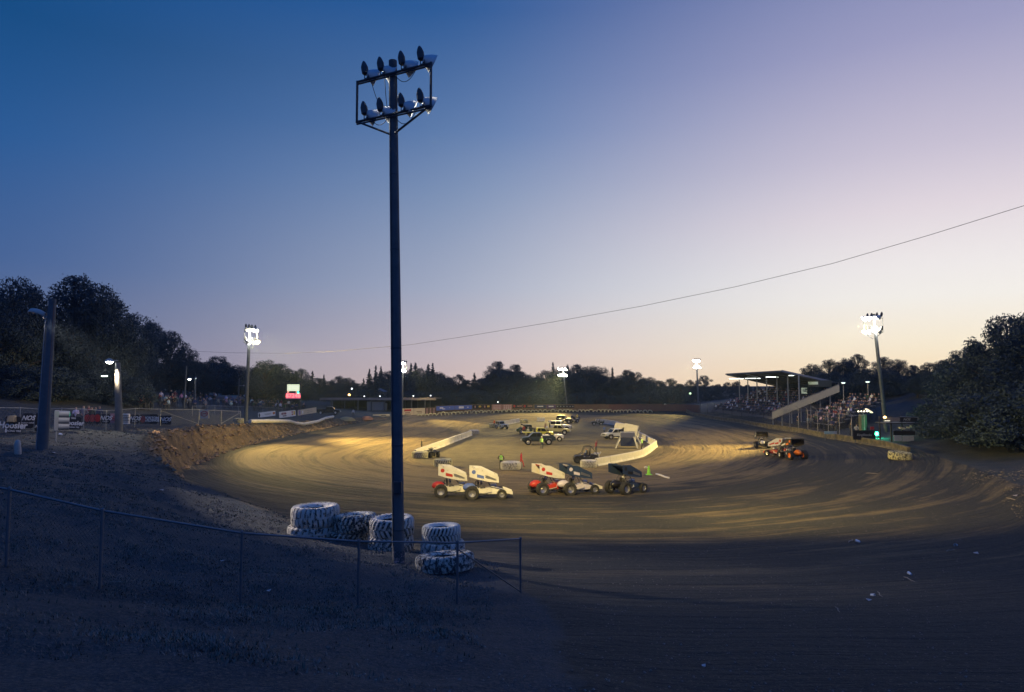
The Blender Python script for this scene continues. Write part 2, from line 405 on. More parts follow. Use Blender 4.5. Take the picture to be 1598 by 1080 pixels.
def sheet(name, facemask, kind='structure'):
    idx = np.arange(nx * ny).reshape(ny, nx)
    q = np.stack([idx[:-1, :-1], idx[:-1, 1:], idx[1:, 1:], idx[1:, :-1]], -1).reshape(-1, 4)[facemask]
    used, inv = np.unique(q, return_inverse=True); inv = inv.reshape(q.shape)
    me = bpy.data.meshes.new(name)
    me.vertices.add(len(used)); me.vertices.foreach_set('co', np.stack([fx[used], fy[used], fz[used]], 1).ravel())
    me.loops.add(len(q) * 4); me.loops.foreach_set('vertex_index', inv.ravel().astype(np.int32))
    me.polygons.add(len(q)); me.polygons.foreach_set('loop_start', np.arange(0, len(q) * 4, 4, dtype=np.int32))
    me.polygons.foreach_set('use_smooth', np.ones(len(q), bool)); me.update(calc_edges=True)
    a = me.attributes.new('trackuv', 'FLOAT_VECTOR', 'POINT'); a.data.foreach_set('vector', tu[used].ravel())
    a = me.attributes.new('mask', 'FLOAT_VECTOR', 'POINT'); a.data.foreach_set('vector', np.stack([wet_shade_m, infm, nearm], 1)[used].ravel())
    a = me.attributes.new('mask2', 'FLOAT_VECTOR', 'POINT'); a.data.foreach_set('vector', np.stack([grm, bkm, infm * 0], 1)[used].ravel())
    me.materials.append(gmat)
    o = bpy.data.objects.new(name, me); COL.objects.link(o); o['kind'] = kind; return o
cdo = dout.reshape(ny, nx); cdi = din.reshape(ny, nx)
cen = lambda a: ((a[:-1, :-1] + a[1:, 1:] + a[:-1, 1:] + a[1:, :-1]) / 4).ravel()
fo, fi = cen(cdo), cen(cdi)
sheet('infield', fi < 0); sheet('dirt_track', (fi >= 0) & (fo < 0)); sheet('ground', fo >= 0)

# ------------------------------------------------------------------ shared materials
wood = material('weathered pole wood', (.10, .11, .125), .85, var=.35, scale=3, bump=.01)
galv = material('galvanised steel', (.30, .31, .33), .5, .55, var=.15, scale=8)
dark_steel = material('dark steel', (.055, .06, .07), .55, .3, var=.3)
alu = material('spun aluminium', (.60, .60, .60), .5, .4, var=.1)
rubber = material('black rubber', (.03, .031, .034), .8, var=.3)
cable_m = material('cable rubber', (.02, .022, .028), .7)
concrete = material('white painted concrete', (.56, .54, .49), .85, var=.32, scale=1.1, bump=.015)
old_concrete = material('stained concrete', (.26, .25, .23), .9, var=.4, scale=1.2, bump=.02)
plank = material('brown plank', (.16, .11, .075), .85, var=.35, scale=3)
black_sheet = material('black banner vinyl', (.022, .022, .028), .55, var=.1)
white_sheet = material('white vinyl', (.72, .70, .70), .6, var=.08, scale=2)
cream_sheet = material('cream board', (.58, .50, .36), .7, var=.15, scale=2)
red_paint = material('red paint', (.42, .035, .035), .45, var=.12)
blue_paint = material('blue paint', (.10, .16, .48), .5, var=.12)
glass_dark = material('dark glass', (.02, .025, .03), .12, spec=.6)
chrome = material('bright wheel metal', (.55, .55, .56), .3, .9, var=.05)
skin_m = material('skin', (.42, .25, .18), .6, var=.08)
hair_m = material('dark hair', (.04, .03, .025), .7)
denim = material('dark trousers', (.05, .06, .09), .8, var=.2)
shirt = material('cloth', (.5, .5, .5), .8, objcol=True)
paintc = material('car paint', (.5, .5, .5), .3, objcol=True, var=.12)
cfg_lamp = (1.0, .72, .21)
def glow(name, col, s): return material(name, (.8, .8, .8), .5, emit=col, es=s, var=0)
lens_lit = glow('lit floodlight lens', (1, .96, .82), 60)
lens_unlit = material('unlit floodlight lens', (.35, .37, .40), .2, var=.1, spec=.8)
tube_lit = glow('lit fluorescent tube', (.92, 1, .90), 4)
green_lit = glow('green signal lens', (.02, 1.0, .45), 14)
dim_lamp = glow('lit street lamp lens', (.80, 1.0, .80), 3.5)

def worn_paint(name, col, cover, scale=5.0, dirt=(.035, .036, .04)):
    m = bpy.data.materials.new(name); m.use_nodes = True; t = m.node_tree; b = t.nodes['Principled BSDF']
    b.inputs['Roughness'].default_value = .85
    co = N('ShaderNodeTexCoord', t); oi = N('ShaderNodeObjectInfo', t)
    va = N('ShaderNodeVectorMath', t, operation='ADD'); t.links.new(co.outputs['Object'], va.inputs[0])
    cmb = N('ShaderNodeCombineXYZ', t); t.links.new(math_node('MULTIPLY', oi.outputs['Random'], 40.0, t), cmb.inputs[0]); t.links.new(cmb.outputs[0], va.inputs[1])
    a = N('ShaderNodeTexNoise', t); a.inputs['Scale'].default_value = scale; a.inputs['Detail'].default_value = 8; a.inputs['Roughness'].default_value = .72
    t.links.new(va.outputs[0], a.inputs['Vector'])
    r = N('ShaderNodeValToRGB', t); e = r.color_ramp.elements
    e[0].position = cover - .035; e[0].color = (0, 0, 0, 1); e[1].position = cover + .035; e[1].color = (1, 1, 1, 1); t.links.new(a.outputs[0], r.inputs[0])
    a2 = N('ShaderNodeTexNoise', t); a2.inputs['Scale'].default_value = scale * .5; a2.inputs['Detail'].default_value = 4; t.links.new(va.outputs[0], a2.inputs['Vector'])
    c_ = mixc(a2.outputs[0], tuple(u * .6 for u in col[:3]) + (1,), tuple(col[:3]) + (1,), t)
    t.links.new(mixc(r.outputs[0], dirt + (1,), c_, t), b.inputs['Base Color'])
    bn = N('ShaderNodeBump', t); bn.inputs['Distance'].default_value = .02; t.links.new(a.outputs[0], bn.inputs['Height']); t.links.new(bn.outputs[0], b.inputs['Normal'])
    return m
tyre_white = worn_paint('flaking white paint on rubber', (.74, .69, .62), .44, 5.5)
tyre_worn = worn_paint('mostly worn white paint on rubber', (.66, .64, .56), .49, 6.5)
tyre_clean = worn_paint('white paint on rubber', (.74, .72, .66), .36, 4)
groove = worn_paint('dirty tyre groove', (.50, .48, .43), .53, 9, (.028, .03, .034))
tyre_ivory = worn_paint('ivory paint on rubber', (.62, .60, .40), .42, 4)

# ------------------------------------------------------------------ floodlight poles
def floodlight_mesh(lit, ax=(.45, .62, -.62)):
    b = MB(); ax = Vector(ax).normalized()
    p = Vector((0, 0, .16))
    b.cyl((0, 0, 0), (0, 0, .14), .03, n=6); b.box((0, 0, .05), (.16, .12, .05))
    b.cyl((-.09, -.05, .06), (-.12, -.02, .34), .018, n=5); b.cyl((.09, -.05, .06), (.10, -.02, .30), .018, n=5)
    # ballast housing: ribbed tapering can that stands behind the reflector
    q = Vector((-.05, -.04, .20)); up = (Vector((-.10, -.12, 1))).normalized()
    rings = [(0, .07), (.06, .125), (.28, .13), (.42, .085), (.50, .04), (.52, .015)]
    u, w = b.frame(up)
    b.loft([[q + up * h + (u * math.cos(2 * math.pi * i / 12) + w * math.sin(2 * math.pi * i / 12)) * r for i in range(12)] for h, r in rings])
    M = Matrix.Translation(p + Vector((.02, .02, .12))) @ ax.to_track_quat('Z', 'Y').to_matrix().to_4x4()
    r = MB(); r.lathe([(.06, -.06), (.12, .0), (.20, .10), (.27, .22), (.315, .34), (.335, .345), (.33, .36), (.305, .35), (.26, .23), (.19, .11), (.10, .03)], 18, M)
    l = MB(); l.lathe([(.001, .22), (.12, .22), (.20, .20), (.25, .19)] if ax.z > -.45 else [(.001, .34), (.12, .345), (.24, .335), (.30, .33)], 18, M)
    return b, r, l, M
def flood_pole(base, top_z, rz, lit, label, name='floodlight_pole', scale=1.0, width=1.4, fs=None, off=0.0, group=None, r0=.2, r1=.13, detail=True, aims=None, lean=(0, 0)):
    root = empty(name, base, 0, label, 'floodlight pole', group)
    H = top_z - base.z; b = MB(); lx, ly = lean
    b.tube([(lx * k, ly * k, H * k - (.4 if k == 0 else 0)) for k in (0, .25, .5, .75, 1)], [r0 + (r1 - r0) * k for k in (0, .25, .5, .75, 1)], 12)
    b.build('shaft', wood, root, True)
    Rz = Matrix.Rotation(rz, 4, 'Z'); S = Matrix.Translation((lx * .95, ly * .95, 0)) @ Rz
    def X(p): return S @ (Vector(p) + Vector((off, 0, 0)))
    zt, zb = H - .55 * scale, H - 2.05 * scale; W = width
    fr = MB()
    yo = -r1 - .03
    def bar(a, c, r=.045): fr.cyl(X(a), X(c), r, n=6)
    bar((-W, yo, zt), (W, yo, zt)); bar((-W, yo, zb), (W, yo, zb)); bar((-W, yo, zb - .04), (-W, yo, zt + .04)); bar((W, yo, zb - .04), (W, yo, zt + .04))
    bar((-W, yo, zt - .09), (W, yo, zt - .09), .03); bar((-W, yo, zb - .09), (W, yo, zb - .09), .03)
    bar((-W * .98, yo, zb), (-.1, yo, zb - .72 * scale), .04); bar((W * .98, yo, zb), (.1, yo, zb - .72 * scale), .04)
    fr.build('crossarm_frame', dark_steel, root)
    bb, rr_, ll, M = floodlight_mesh(lit, (.45, .70, -.36) if aims is None else (.45, .62, -.62))
    xs_ = [-1.0, -.38, .42, 1.12]
    proto = None
    for zz in (zt, zb):
        for i, xx in enumerate(xs_):
            if proto is None:
                f = bb.build('floodlight', dark_steel, root, True)
                a1 = rr_.build('reflector', alu, f, True); a2 = ll.build('lens', lens_lit if lit else lens_unlit, f, True)
                proto = f
            else: f = copy_tree(proto, root)
            f.location = X((xx * W / 1.4, yo, zz - .03)); f.rotation_euler = (0, 0, rz + (random.uniform(-.35, .1) if aims is None else random.uniform(-.5, .5) + aims))
            f.scale = (fs or scale,) * 3
    if detail:
        def cord(a, c, sag, nme='cable'):
            a, c = X(a), X(c); pts = [a.lerp(c, k / 10) - Vector((0, 0, sag * 4 * (k / 10) * (1 - k / 10))) for k in range(11)]
            MB().tube(pts, .012, 5).build(nme, cable_m, root)
        cord((-1.0, yo, zt), (-.35, yo, zb + .35), .30); cord((-.38, yo, zt), (-.25, yo, zb + .3), .12)
        cord((.1, yo, zt - .1), (1.05, yo, zt), .38); cord((.1, yo, zb - .1), (1.05, yo, zb), .40); cord((-.95, yo, zb), (-.1, yo, zb + .05), .33)
        cord((.15, yo, zt - .1), (.15, yo, zb), .02)
    return root, S @ Vector((off, yo, (zt + zb) / 2))
def spot(root, loc, target, watts, cone, blend=.6, col=cfg_lamp, size=.9):
    l = bpy.data.lights.new('floodlight_beam', 'SPOT'); l.energy = watts; l.spot_size = R(cone); l.spot_blend = blend; l.color = col; l.shadow_soft_size = size
    o = bpy.data.objects.new('floodlight_beam', l); COL.objects.link(o); setparent(o, root)
    o.location = loc; d = Vector(target) - (root.matrix_basis.translation + Vector(loc)); o.rotation_euler = d.to_track_quat('-Z', 'Y').to_euler()
    return o
pb = hit(622, 878); D0 = pb.y
top0 = at(613, 95, D0)
main, mc = flood_pole(pb, top0.z, R(-27), True, 'tall dark wooden pole in the foreground with eight floodlights turned away from the viewer', lean=(top0.x - pb.x, 0), r0=.215, r1=.15, width=1.62, fs=1.0, off=.13)
# pink evening light low on the shaft, painted on as a flecked band
mk = MB(); mk.lathe([(.222, 0), (.221, .42)], 14); o = mk.build('pink_light_band', worn_paint('pink light painted on wood', (.55, .42, .45), .56, 7, (.06, .062, .07)), main); o.location = (0, 0, .0)

MB().tube([(-.16, -.16, .6), (top0.x * 0 + (top0.x - pb.x) * .5 - .12, -.16, (top0.z - pb.z) * .5), ((top0.x - pb.x) * .9 - .08, -.13, (top0.z - pb.z) * .9)], .028, 6).build('conduit', dark_steel, main)
MB().box((-.02, -.27, 2.6), (.28, .16, .42), bev=.02).build('junction_box', dark_steel, main)
for k_ in (1.1, 4.0, 7.4, 10.9, 13.6): MB().lathe([(.225 - .0045 * k_, 0), (.23 - .0045 * k_, .02), (.225 - .0045 * k_, .04)], 14, Matrix.Translation(((top0.x - pb.x) * k_ / 17.6, 0, k_))).build('strap_band', dark_steel, main)
KW = .47
spot(main, mc + Vector((.9, 1.2, 0)), (11, 56, 0), 62000, 74, 1.0)
spot(main, mc + Vector((.9, 1.2, 0)), (27, 48, 0), 80000, 46, 1.0)
spot(main, mc + Vector((.9, 1.2, .0)), (-2, 60, 0), 12000, 60, 1.0)
def lit_pole(base, px, py_top, label, rz, beams, aim=0, spill=1500, **kw):
    kw.setdefault('scale', 1.3)
    tp = at(px, py_top, base.y)
    r_, c = flood_pole(base, tp.z, rz, True, label, detail=False, aims=aim, lean=(tp.x - base.x, 0), **kw)
    for tgt, w, cone in beams:
        dv = Vector(tgt) - (base + c); dv.z = 0; spot(r_, c + dv.normalized() * .9, tgt, w * KW, cone)
    l = bpy.data.lights.new('spill_light', 'POINT'); l.energy = spill; l.color = (1, .90, .66); l.shadow_soft_size = .5
    lo = bpy.data.objects.new('spill_light', l); COL.objects.link(lo); setparent(lo, r_); cv = Vector((0, 0, 9)) - (base + c); lo.location = c + cv.normalized() * .7
    return r_
b1 = on(-41.2, 106)
lit_pole(b1, 390, 508, 'tall pole with a blazing bank of floodlights behind the crowd bank on the left', R(70), [((2, 98, 0), 360000, 66), ((-20, 77, 0), 190000, 40), ((-18, 125, 0), 70000, 70), ((-2, 188, 1), 380000, 36)], aim=-.6, r0=.3, r1=.2)
b2 = on(53.2, 97.5)
lit_pole(b2, 1363, 490, 'tall pole with lit floodlights at the right end of the stands', R(-60), [((12, 90, 0), 300000, 50), ((25, 120, 0), 70000, 70), ((-28, 92, 1), 300000, 28)], aim=2.6, r0=.3, r1=.2)
b3 = on(17.3, 214)
lit_pole(b3, 878, 573, 'short floodlight pole shining in front of the trees behind the far turn', R(0), [((5, 180, 0), 240000, 42), ((2, 140, 0), 160000, 14)], aim=3.1, r0=.22, r1=.15, width=1.3)
b4 = on(55.5, 204)
lit_pole(b4, 1087, 560, 'distant lit floodlight pole left of the covered grandstand', R(0), [((30, 172, 0), 200000, 42)], aim=3.1, r0=.3, r1=.2, width=1.0)
b5 = at(628, 630, 176); b5.z = gz(b5.x, b5.y)
lit_pole(b5, 629, 563, 'lit floodlight pole mostly hidden behind the foreground pole', R(10), [((-6, 150, 0), 150000, 40)], aim=3.0, r0=.22, r1=.15, width=.9)

# ------------------------------------------------------------------ small lamps and wooden poles
def street_pole(px_base, D, px_top, py_top, label, r0=.16, r1=.1, lamps=(), cat='utility pole', name='utility_pole', group=None):
    g = at(px_base, 640, D); g.z = gz(g.x, g.y); tp = at(px_top, py_top, D)
    root = empty(name, g, 0, label, cat, group)
    MB().tube([(0, 0, -.3), (0, 0, 1), ((tp.x - g.x) * .6, 0, (tp.z - g.z) * .6), (tp.x - g.x, 0, tp.z - g.z)], [r0, r0 * .97, (r0 + r1) / 2, r1], 10).build('shaft', wood, root, True)
    for (lx, ly, kind, s) in lamps:
        p = at(lx, ly, D) - g
        arm = MB(); arm.cyl((tp.x - g.x, 0, p.z), (p.x, -.1, p.z + .05), .04, n=6); a = arm.build('lamp_arm', galv, root)
        h = MB(); h.lathe([(.01, .2), (.12 * s, .18), (.25 * s, .05), (.3 * s, -.08), (.28 * s, -.09), (.2 * s, .02), (.02, .06)], 14, Matrix.Translation((p.x, -.12, p.z)))
        h.build('lamp_head', galv, root, True)
        g_ = MB(); g_.lathe([(.001, -.2 * s), (.1 * s, -.19 * s), (.2 * s, -.1 * s), (.22 * s, .0)], 14, Matrix.Translation((p.x, -.12, p.z)))
        g_.build('lamp_bulb', {'bright': lens_lit, 'dim': dim_lamp, 'off': lens_unlit, 'warm': glow('warm lamp', (1, .7, .35), 8)}[kind], root, True)
    return root
# near-left pole with shade and conduit
g = hit(66, 702); tp = at(82, 466, g.y)
pl = empty('lamp_pole', g, 0, 'thick leaning wooden pole with a curved lamp shade near the left edge', 'lamp pole')
hx, hz = tp.x - g.x, tp.z - g.z
MB().tube([(0, 0, -.4), (hx * .3, 0, hz * .3), (hx * .7, 0, hz * .7), (hx, 0, hz)], [.31, .28, .235, .20], 14).build('shaft', wood, pl, True)
MB().tube([(-.22, -.22, 0), (hx * .5 - .23, -.18, hz * .5), (hx - .28, -.15, hz * .86)], .035, 6).build('conduit', galv, pl)
MB().tube([(.24, -.16, 0), (hx * .5 + .21, -.14, hz * .5), (hx + .17, -.1, hz * .97)], .02, 6).build('ground_wire', material('rusty wire', (.22, .13, .11), .7, .3), pl)
sh = MB(); rings = []
for i in range(9):
    t_ = i / 8; x_ = -.35 - 1.0 * t_; z_ = hz * .875 + .30 * math.sin(t_ * 2.0) * .9 + .02; wd = .10 + .24 * math.sin(min(1, t_ * 1.6) * math.pi * .5) * (1 - .35 * max(0, t_ - .7) / .3)
    rings.append([(hx + x_, wd * math.cos(a), z_ + (.26 if i < 8 else .04) * math.sin(a)) for a in np.linspace(0, math.pi, 9)])
sh.loft(rings, closed=False, caps=False); so = sh.build('lamp_shade', material('beige enamel lamp shade', (.50, .42, .38), .5, var=.2, scale=4), pl, True)
md = so.modifiers.new('t', 'SOLIDIFY'); md.thickness = .02
MB().cyl((hx - .15, 0, hz * .86), (hx - .42, 0, hz * .885), .05, n=8).cyl((hx - .4, 0, hz * .87), (hx - .62, 0, hz * .90), .09, .07, n=10).build('lamp_socket', galv, pl)
lp = Vector((hx - .62, -.2, hz * .86))
spot(pl, lp, (-5, 27.5, 3.2), 44000, 22, .9, (1, .86, .70), .3)
spot(pl, lp, (-33, 50, 5.5), 1500, 120, 1.0, (1, .86, .74), .3)
# left yard light and others
yl = street_pole(186, 60, 184, 566, 'thick wooden pole with a bright yard light above the sponsor banners', .33, .2, [(172, 563, 'bright', 1.3)], 'lamp pole', 'lamp_pole')
spot(yl, at(170, 575, 59.2) - yl.location, (-30, 50, 4), 1800, 130, .9, (1, .86, .62), .25)
spot(yl, at(170, 575, 59.2) - yl.location, (-31, 66, 3), 7000, 50, .9, (1, .72, .42), .25)
ml = MB(); pp = at(163, 587, 60) - yl.location; ml.box((pp.x, 0, pp.z), (.5, .2, .1), bev=.03); ml.build('lower_lamp', dim_lamp, yl)
street_pole(287, 108, 291, 571, 'thin leaning wooden pole among the crowd on the left bank', .14, .09)
street_pole(304, 112, 305, 590, 'short pole with a bright round lamp and a dim one above the left crowd', .15, .1, [(296, 591, 'bright', 1.1), (306, 590, 'dim', .6)], 'lamp pole', 'lamp_pole')
street_pole(372, 132, 373, 590, 'slender pole rising from the crowd beside the shed on the left', .11, .07, [(381, 602, 'dim', .35)])
for x_, y_, xb, D, lab in [(1316, 597, 1317, 112, 'left of two lit lamps on thin posts above the uncovered seats'), (1354, 595.5, 1357, 110, 'right of two lit lamps on thin posts above the uncovered seats')]:
    g = at(xb, 660, D); g.z = gz(g.x, g.y); tp = at(x_, y_, D)
    r_ = empty('lamp_post', g, 0, lab, 'lamp post', 'lamps over the uncovered seats')
    MB().cyl((0, 0, -.2), (tp.x - g.x, 0, tp.z - g.z), .07, .05, 8).build('post', galv, r_)
    MB().lathe([(.001, .14), (.2, .12), (.38, .02), (.4, -.02), (.3, -.03)], 14, Matrix.Translation((tp.x - g.x, 0, tp.z - g.z))).build('lamp_head', galv, r_, True)
    MB().lathe([(.001, -.14), (.2, -.12), (.34, -.03)], 14, Matrix.Translation((tp.x - g.x, 0, tp.z - g.z))).build('lamp_bulb', dim_lamp, r_, True)
for (x_, y_, D, lab) in [(1082, 643, 186, 'small green signal lamp at the far end of the right wall'), (1368, 677, 92, 'bright green signal lamp at the foot of the right floodlight pole')]:
    p = at(x_, y_, D); g = Vector((p.x, p.y, gz(p.x, p.y)))
    r_ = empty('signal_lamp', g, 0, lab, 'signal lamp'); h_ = p.z - g.z
    MB().cyl((0, 0, -.1), (0, 0, max(h_ - .2, .1)), .05, n=8).build('post', dark_steel, r_)
    s_ = .34 if D > 150 else .30
    MB().box((0, .12, h_), (s_ * 2, .25, s_ * 2.3), bev=.04).build('housing', dark_steel, r_)
    MB().lathe([(.001, .1), (s_ * .5, .08), (s_ * .85, 0)], 16, Matrix.Translation((0, -.01, h_)) @ Matrix.Rotation(R(90), 4, 'X')).build('lens', green_lit, r_, True)
    l = bpy.data.lights.new('green_light', 'POINT'); l.energy = 260; l.color = (.05, 1, .5); l.shadow_soft_size = .2
    lo = bpy.data.objects.new('green_light', l); COL.objects.link(lo); setparent(lo, r_); lo.location = (0, -.5, h_)

# ------------------------------------------------------------------ tyres
def tyre_mesh(Ro, ri, w, n=26, style='chevron', lug=.05, seg=48):
    b = MB(); h = w / 2; s = (Ro - ri)
    prof = [(ri, -h * .62), (ri + s * .12, -h * .80), (ri + s * .45, -h * .98), (ri + s * .75, -h * .98), (Ro - s * .08, -h * .86), (Ro, -h * .62), (Ro + s * .01, 0), (Ro, h * .62), (Ro - s * .08, h * .86), (ri + s * .75, h * .98), (ri + s * .45, h * .98), (ri + s * .12, h * .80), (ri, h * .62), (ri + s * .07, h * .5), (ri + s * .35, 0), (ri + s * .07, -h * .5)]
    b.lathe([(r, z + h) for r, z in prof], seg, closed=True)
    k = len(prof); b.m = [1 if (i % k) in (4, 5, 6, 7) or (i % k) in (12, 13, 14, 15) else 0 for i in range(len(b.f))]
    for i in range(n):
        for sgn in (1, -1):
            a0 = 2 * math.pi * (i + (.5 if sgn < 0 else 0)) / n
            if style == 'chevron': rings = [(.03, .0, Ro), (.42, .20, Ro), (.80, .38, Ro - s * .05), (1.0, .45, Ro - s * .24)]
            else: rings = [(-.1, .0, Ro), (.5, .05, Ro), (.82, .10, Ro - s * .05), (1.02, .12, Ro - s * .22)]
            wa = (.52 if style == 'chevron' else .80) * math.pi / n
            rr2 = []
            for zz, da, rad in rings:
                a = a0 + da * 2 * math.pi / n * 1.6
                z = sgn * zz * h + h; q = []
                for (aa, r2) in ((a - wa, rad - .02), (a - wa * .8, rad + lug), (a + wa * .8, rad + lug), (a + wa, rad - .02)):
                    q.append((r2 * math.cos(aa), r2 * math.sin(aa), z))
                rr2.append(q)
            b.loft(rr2)
    return b
def big_tyre(px, py_bottom, diam, w, label, m, group, tilt=(0, 0), rz=0, style='chevron', n=26, z=None, D=None, ri=.5, sink=.04):
    if D is None: p = hit(px, py_bottom)
    else: p = at(px, py_bottom, D); p.z = gz(p.x, p.y) if z is None else z
    if z is not None: p.z = z
    o = tyre_mesh(diam / 2 - .05, diam / 2 * ri, w, n, style).build('tyre', [m, groove], None, True)
    o.location = (p.x, p.y + diam / 2 * (.8 if D is None else 0), p.z - sink); o.rotation_euler = (tilt[0], tilt[1], rz)
    if z is None: o.location.z = gz(o.location.x, o.location.y) - sink
    tag(o, label, 'tyre', group); return o
GT = 'old tyres piled round the foreground pole'
def stack(px, D, specs):
    base = at(px, 840, D); z = gz(base.x, base.y) - .06
    for (dx, d, w, lab, m, tilt, st_, n) in specs:
        p = at(px + dx, 840, D); z0 = z
        o = tyre_mesh(d / 2 - .05, d / 2 * .5, w, n, st_, lug=.06).build('tyre', [m, groove], None, True); o.location = (p.x, D, z0); o.rotation_euler = (tilt[0], tilt[1], random.uniform(0, 6))
        tag(o, lab, 'tyre', GT); z += w * .97
def D_of(py, z): return (9 - z) * 1065 / (py - 602)
stack(491, 29, [(-3, 2.05, .50, 'dirty white tyre at the bottom of the leftmost stack, wider than the one on it', tyre_white, (0, 0), 'block', 24), (1, 1.98, .80, 'tall white tyre with a black split across its side, top of the leftmost stack', tyre_white, (R(1), R(-1)), 'block', 30)])
stack(552, 28.6, [(-8, 1.5, .42, 'black and white tyre under the second stack from the left', tyre_worn, (0, 0), 'chevron', 22), (3, 1.72, .70, 'heavily worn treaded tyre leaning on top of the second stack from the left', tyre_worn, (R(-3), R(2)), 'chevron', 28)])
stack(610, 27.3, [(0, 1.75, .62, 'flaking white tyre low in the stack behind the foreground pole', tyre_white, (0, 0), 'chevron', 24), (2, 1.72, .72, 'worn white tyre on top of the stack behind the foreground pole', tyre_white, (R(-2), R(1)), 'chevron', 26)])
stack(689, 26.2, [(2, 1.66, .58, 'broad lugged white tyre under the stack right of the foreground pole', tyre_white, (0, 0), 'block', 20), (0, 1.45, .60, 'pale tyre with chevron tread topping the stack right of the foreground pole', tyre_clean, (R(0), R(2)), 'chevron', 30)])
big_tyre(695, 893, 1.92, .52, 'black tyre with worn white lugs lying alone and tilted in front of the right stack', tyre_worn, GT, (R(-6), R(3)), 1, 'block', 26, D=22.6, z=gz(-2.2, 22.6), ri=.46)
GI = 'big white tyres marking the infield'
big_tyre(654, 716, 2.1, .85, 'big ivory tyre at the near end of the left white barrier', tyre_ivory, GI, n=24)
big_tyre(690, 729, 2.1, .85, 'big ivory tyre on the dirt above the leftmost white race cars', tyre_ivory, GI, n=24)
big_tyre(797, 734, 2.25, .85, 'big clean white tyre between the person in the vest and the person in red', tyre_clean, GI, n=40)
big_tyre(920, 730, 1.9, .8, 'big white tyre at the near end of the right barrier beside the black buggy', tyre_clean, GI, n=34)
big_tyre(739, 678, 2.0, .8, 'white tyre at the far end of the left barrier', tyre_clean, GI)
big_tyre(769, 668, 2.0, .9, 'pale tyre in front of the silver jeep on the far infield', tyre_ivory, GI)
big_tyre(818, 660, 1.9, .8, 'grey tyre at the right end of the short far barrier', tyre_ivory, GI)
big_tyre(1214, 660, 1.9, .8, 'x', tyre_clean, GI) if False else None
big_tyre(985, 671, 1.7, .8, 'white tyre on top of the bend where the far right barrier meets the panels', tyre_clean, GI)
big_tyre(1412, 718, 2.25, .80, 'lone yellowish worn tyre on the ground right of the green lamp', worn_paint('yellowed worn paint', (.62, .58, .34), .46, 5), 'tyres by the right wall', (R(2), R(3)), 0, 'block', 28)

# half buried tyres along the far wall
fp = [(655, 652), (668, 650.8), (690, 649.6), (720, 647.8), (745, 646.4), (780, 645.4), (820, 644.8), (860, 644.6), (900, 644.6), (940, 644.8), (980, 645.2), (1016, 645.8)]
ring = MB(); ring.lathe([(.36, -.13), (.46, -.15), (.55, -.12), (.57, 0), (.55, .12), (.46, .15), (.36, .13), (.38, 0)], 22, Matrix.Rotation(R(90), 4, 'X'), closed=True)
buried = None; px_ = 655.0; k = 0
while px_ < 1016:
    t_ = px_; i = max(j for j in range(len(fp)) if fp[j][0] <= t_ + 1e-6); i = min(i, len(fp) - 2)
    u_ = (t_ - fp[i][0]) / (fp[i + 1][0] - fp[i][0]); py_ = fp[i][1] + u_ * (fp[i + 1][1] - fp[i][1])
    # sits just outside the outer edge of the track
    d_ = ray(px_, py_); Ys = np.arange(140, 215, .25); sd = sdist(CAM.x + d_.x / d_.y * Ys, Ys, OUTS); j = int(np.argmax(sd > .55))
    Y_ = Ys[j]; X_ = CAM.x + d_.x / d_.y * Y_
    if buried is None:
        buried = ring.build('half_buried_tyre', tyre_ivory, None, True); o = buried
    else: o = buried.copy(); COL.objects.link(o)
    o.location = (X_, Y_, gz(X_, Y_) + random.uniform(-.05, .22)); o.rotation_euler = (R(random.uniform(-12, 6)), 0, random.uniform(-.25, .25))
    s_ = random.uniform(1.0, 1.3); o.scale = (s_, s_, s_)
    tag(o, 'half buried tyre with a white painted rim in the row along the far wall', 'tyre', 'half buried tyres along the far wall'); k += 1
    px_ += 5.6 + random.uniform(-.3, .9) + (k % 9 == 5) * 1.5

# ------------------------------------------------------------------ barriers
def barrier_mesh(L, h=.9, top=.2, bot=.55, m=0):
    b = MB(); prof = [(-bot / 2, 0), (-bot / 2, .08), (-bot / 2 + .12, .28), (-top / 2, h - .03), (-top / 2 + .03, h), (top / 2 - .03, h), (top / 2, h - .03), (bot / 2 - .12, .28), (bot / 2, .08), (bot / 2, 0)]
    g_ = .015
    b.loft([[(-L / 2 + g_ + e, y * k, z * kz) for y, z in prof] for e, k, kz in ((0, .94, .99), (.03, 1, 1))] + [[(L / 2 - g_ - e, y * k, z * kz) for y, z in prof] for e, k, kz in ((.03, 1, 1), (0, .94, .99))])
    return b
def run(points, L, h, top, bot, m, label, group, name='concrete_barrier', jit=.02, cat='barrier'):
    P = [Vector(p) for p in points]; cum = [0]
    for a, c in zip(P, P[1:]): cum.append(cum[-1] + (c - a).length)
    n = max(1, round(cum[-1] / L)); Ls = cum[-1] / n; proto = None
    def pos(s):
        i = max(j for j in range(len(cum)) if cum[j] <= s + 1e-6); i = min(i, len(P) - 2)
        return P[i].lerp(P[i + 1], (s - cum[i]) / (cum[i + 1] - cum[i]))
    for k in range(n):
        a, c = pos(k * Ls), pos((k + 1) * Ls); a.z, c.z = gz(a.x, a.y), gz(c.x, c.y)
        d = c - a
        if proto is None: proto = barrier_mesh(Ls * 1.01, h, top, bot).build(name, m); o = proto
        else: o = proto.copy(); COL.objects.link(o)
        o.location = (a + c) / 2 - Vector((0, 0, .05)); o.rotation_euler = (0, -math.atan2(d.z, math.hypot(d.x, d.y)), math.atan2(d.y, d.x) + random.uniform(-jit, jit))
        o.scale = (d.length / Ls, 1, 1)
        tag(o, label, cat, group)
def hp(*pts): return [hit(*p) for p in pts]
run(hp((648, 713), (690, 697), (735, 679.5)), 3.0, .95, .3, .6, concrete, 'white concrete barrier block in the long wall left of the infield', 'white barrier left of the infield')
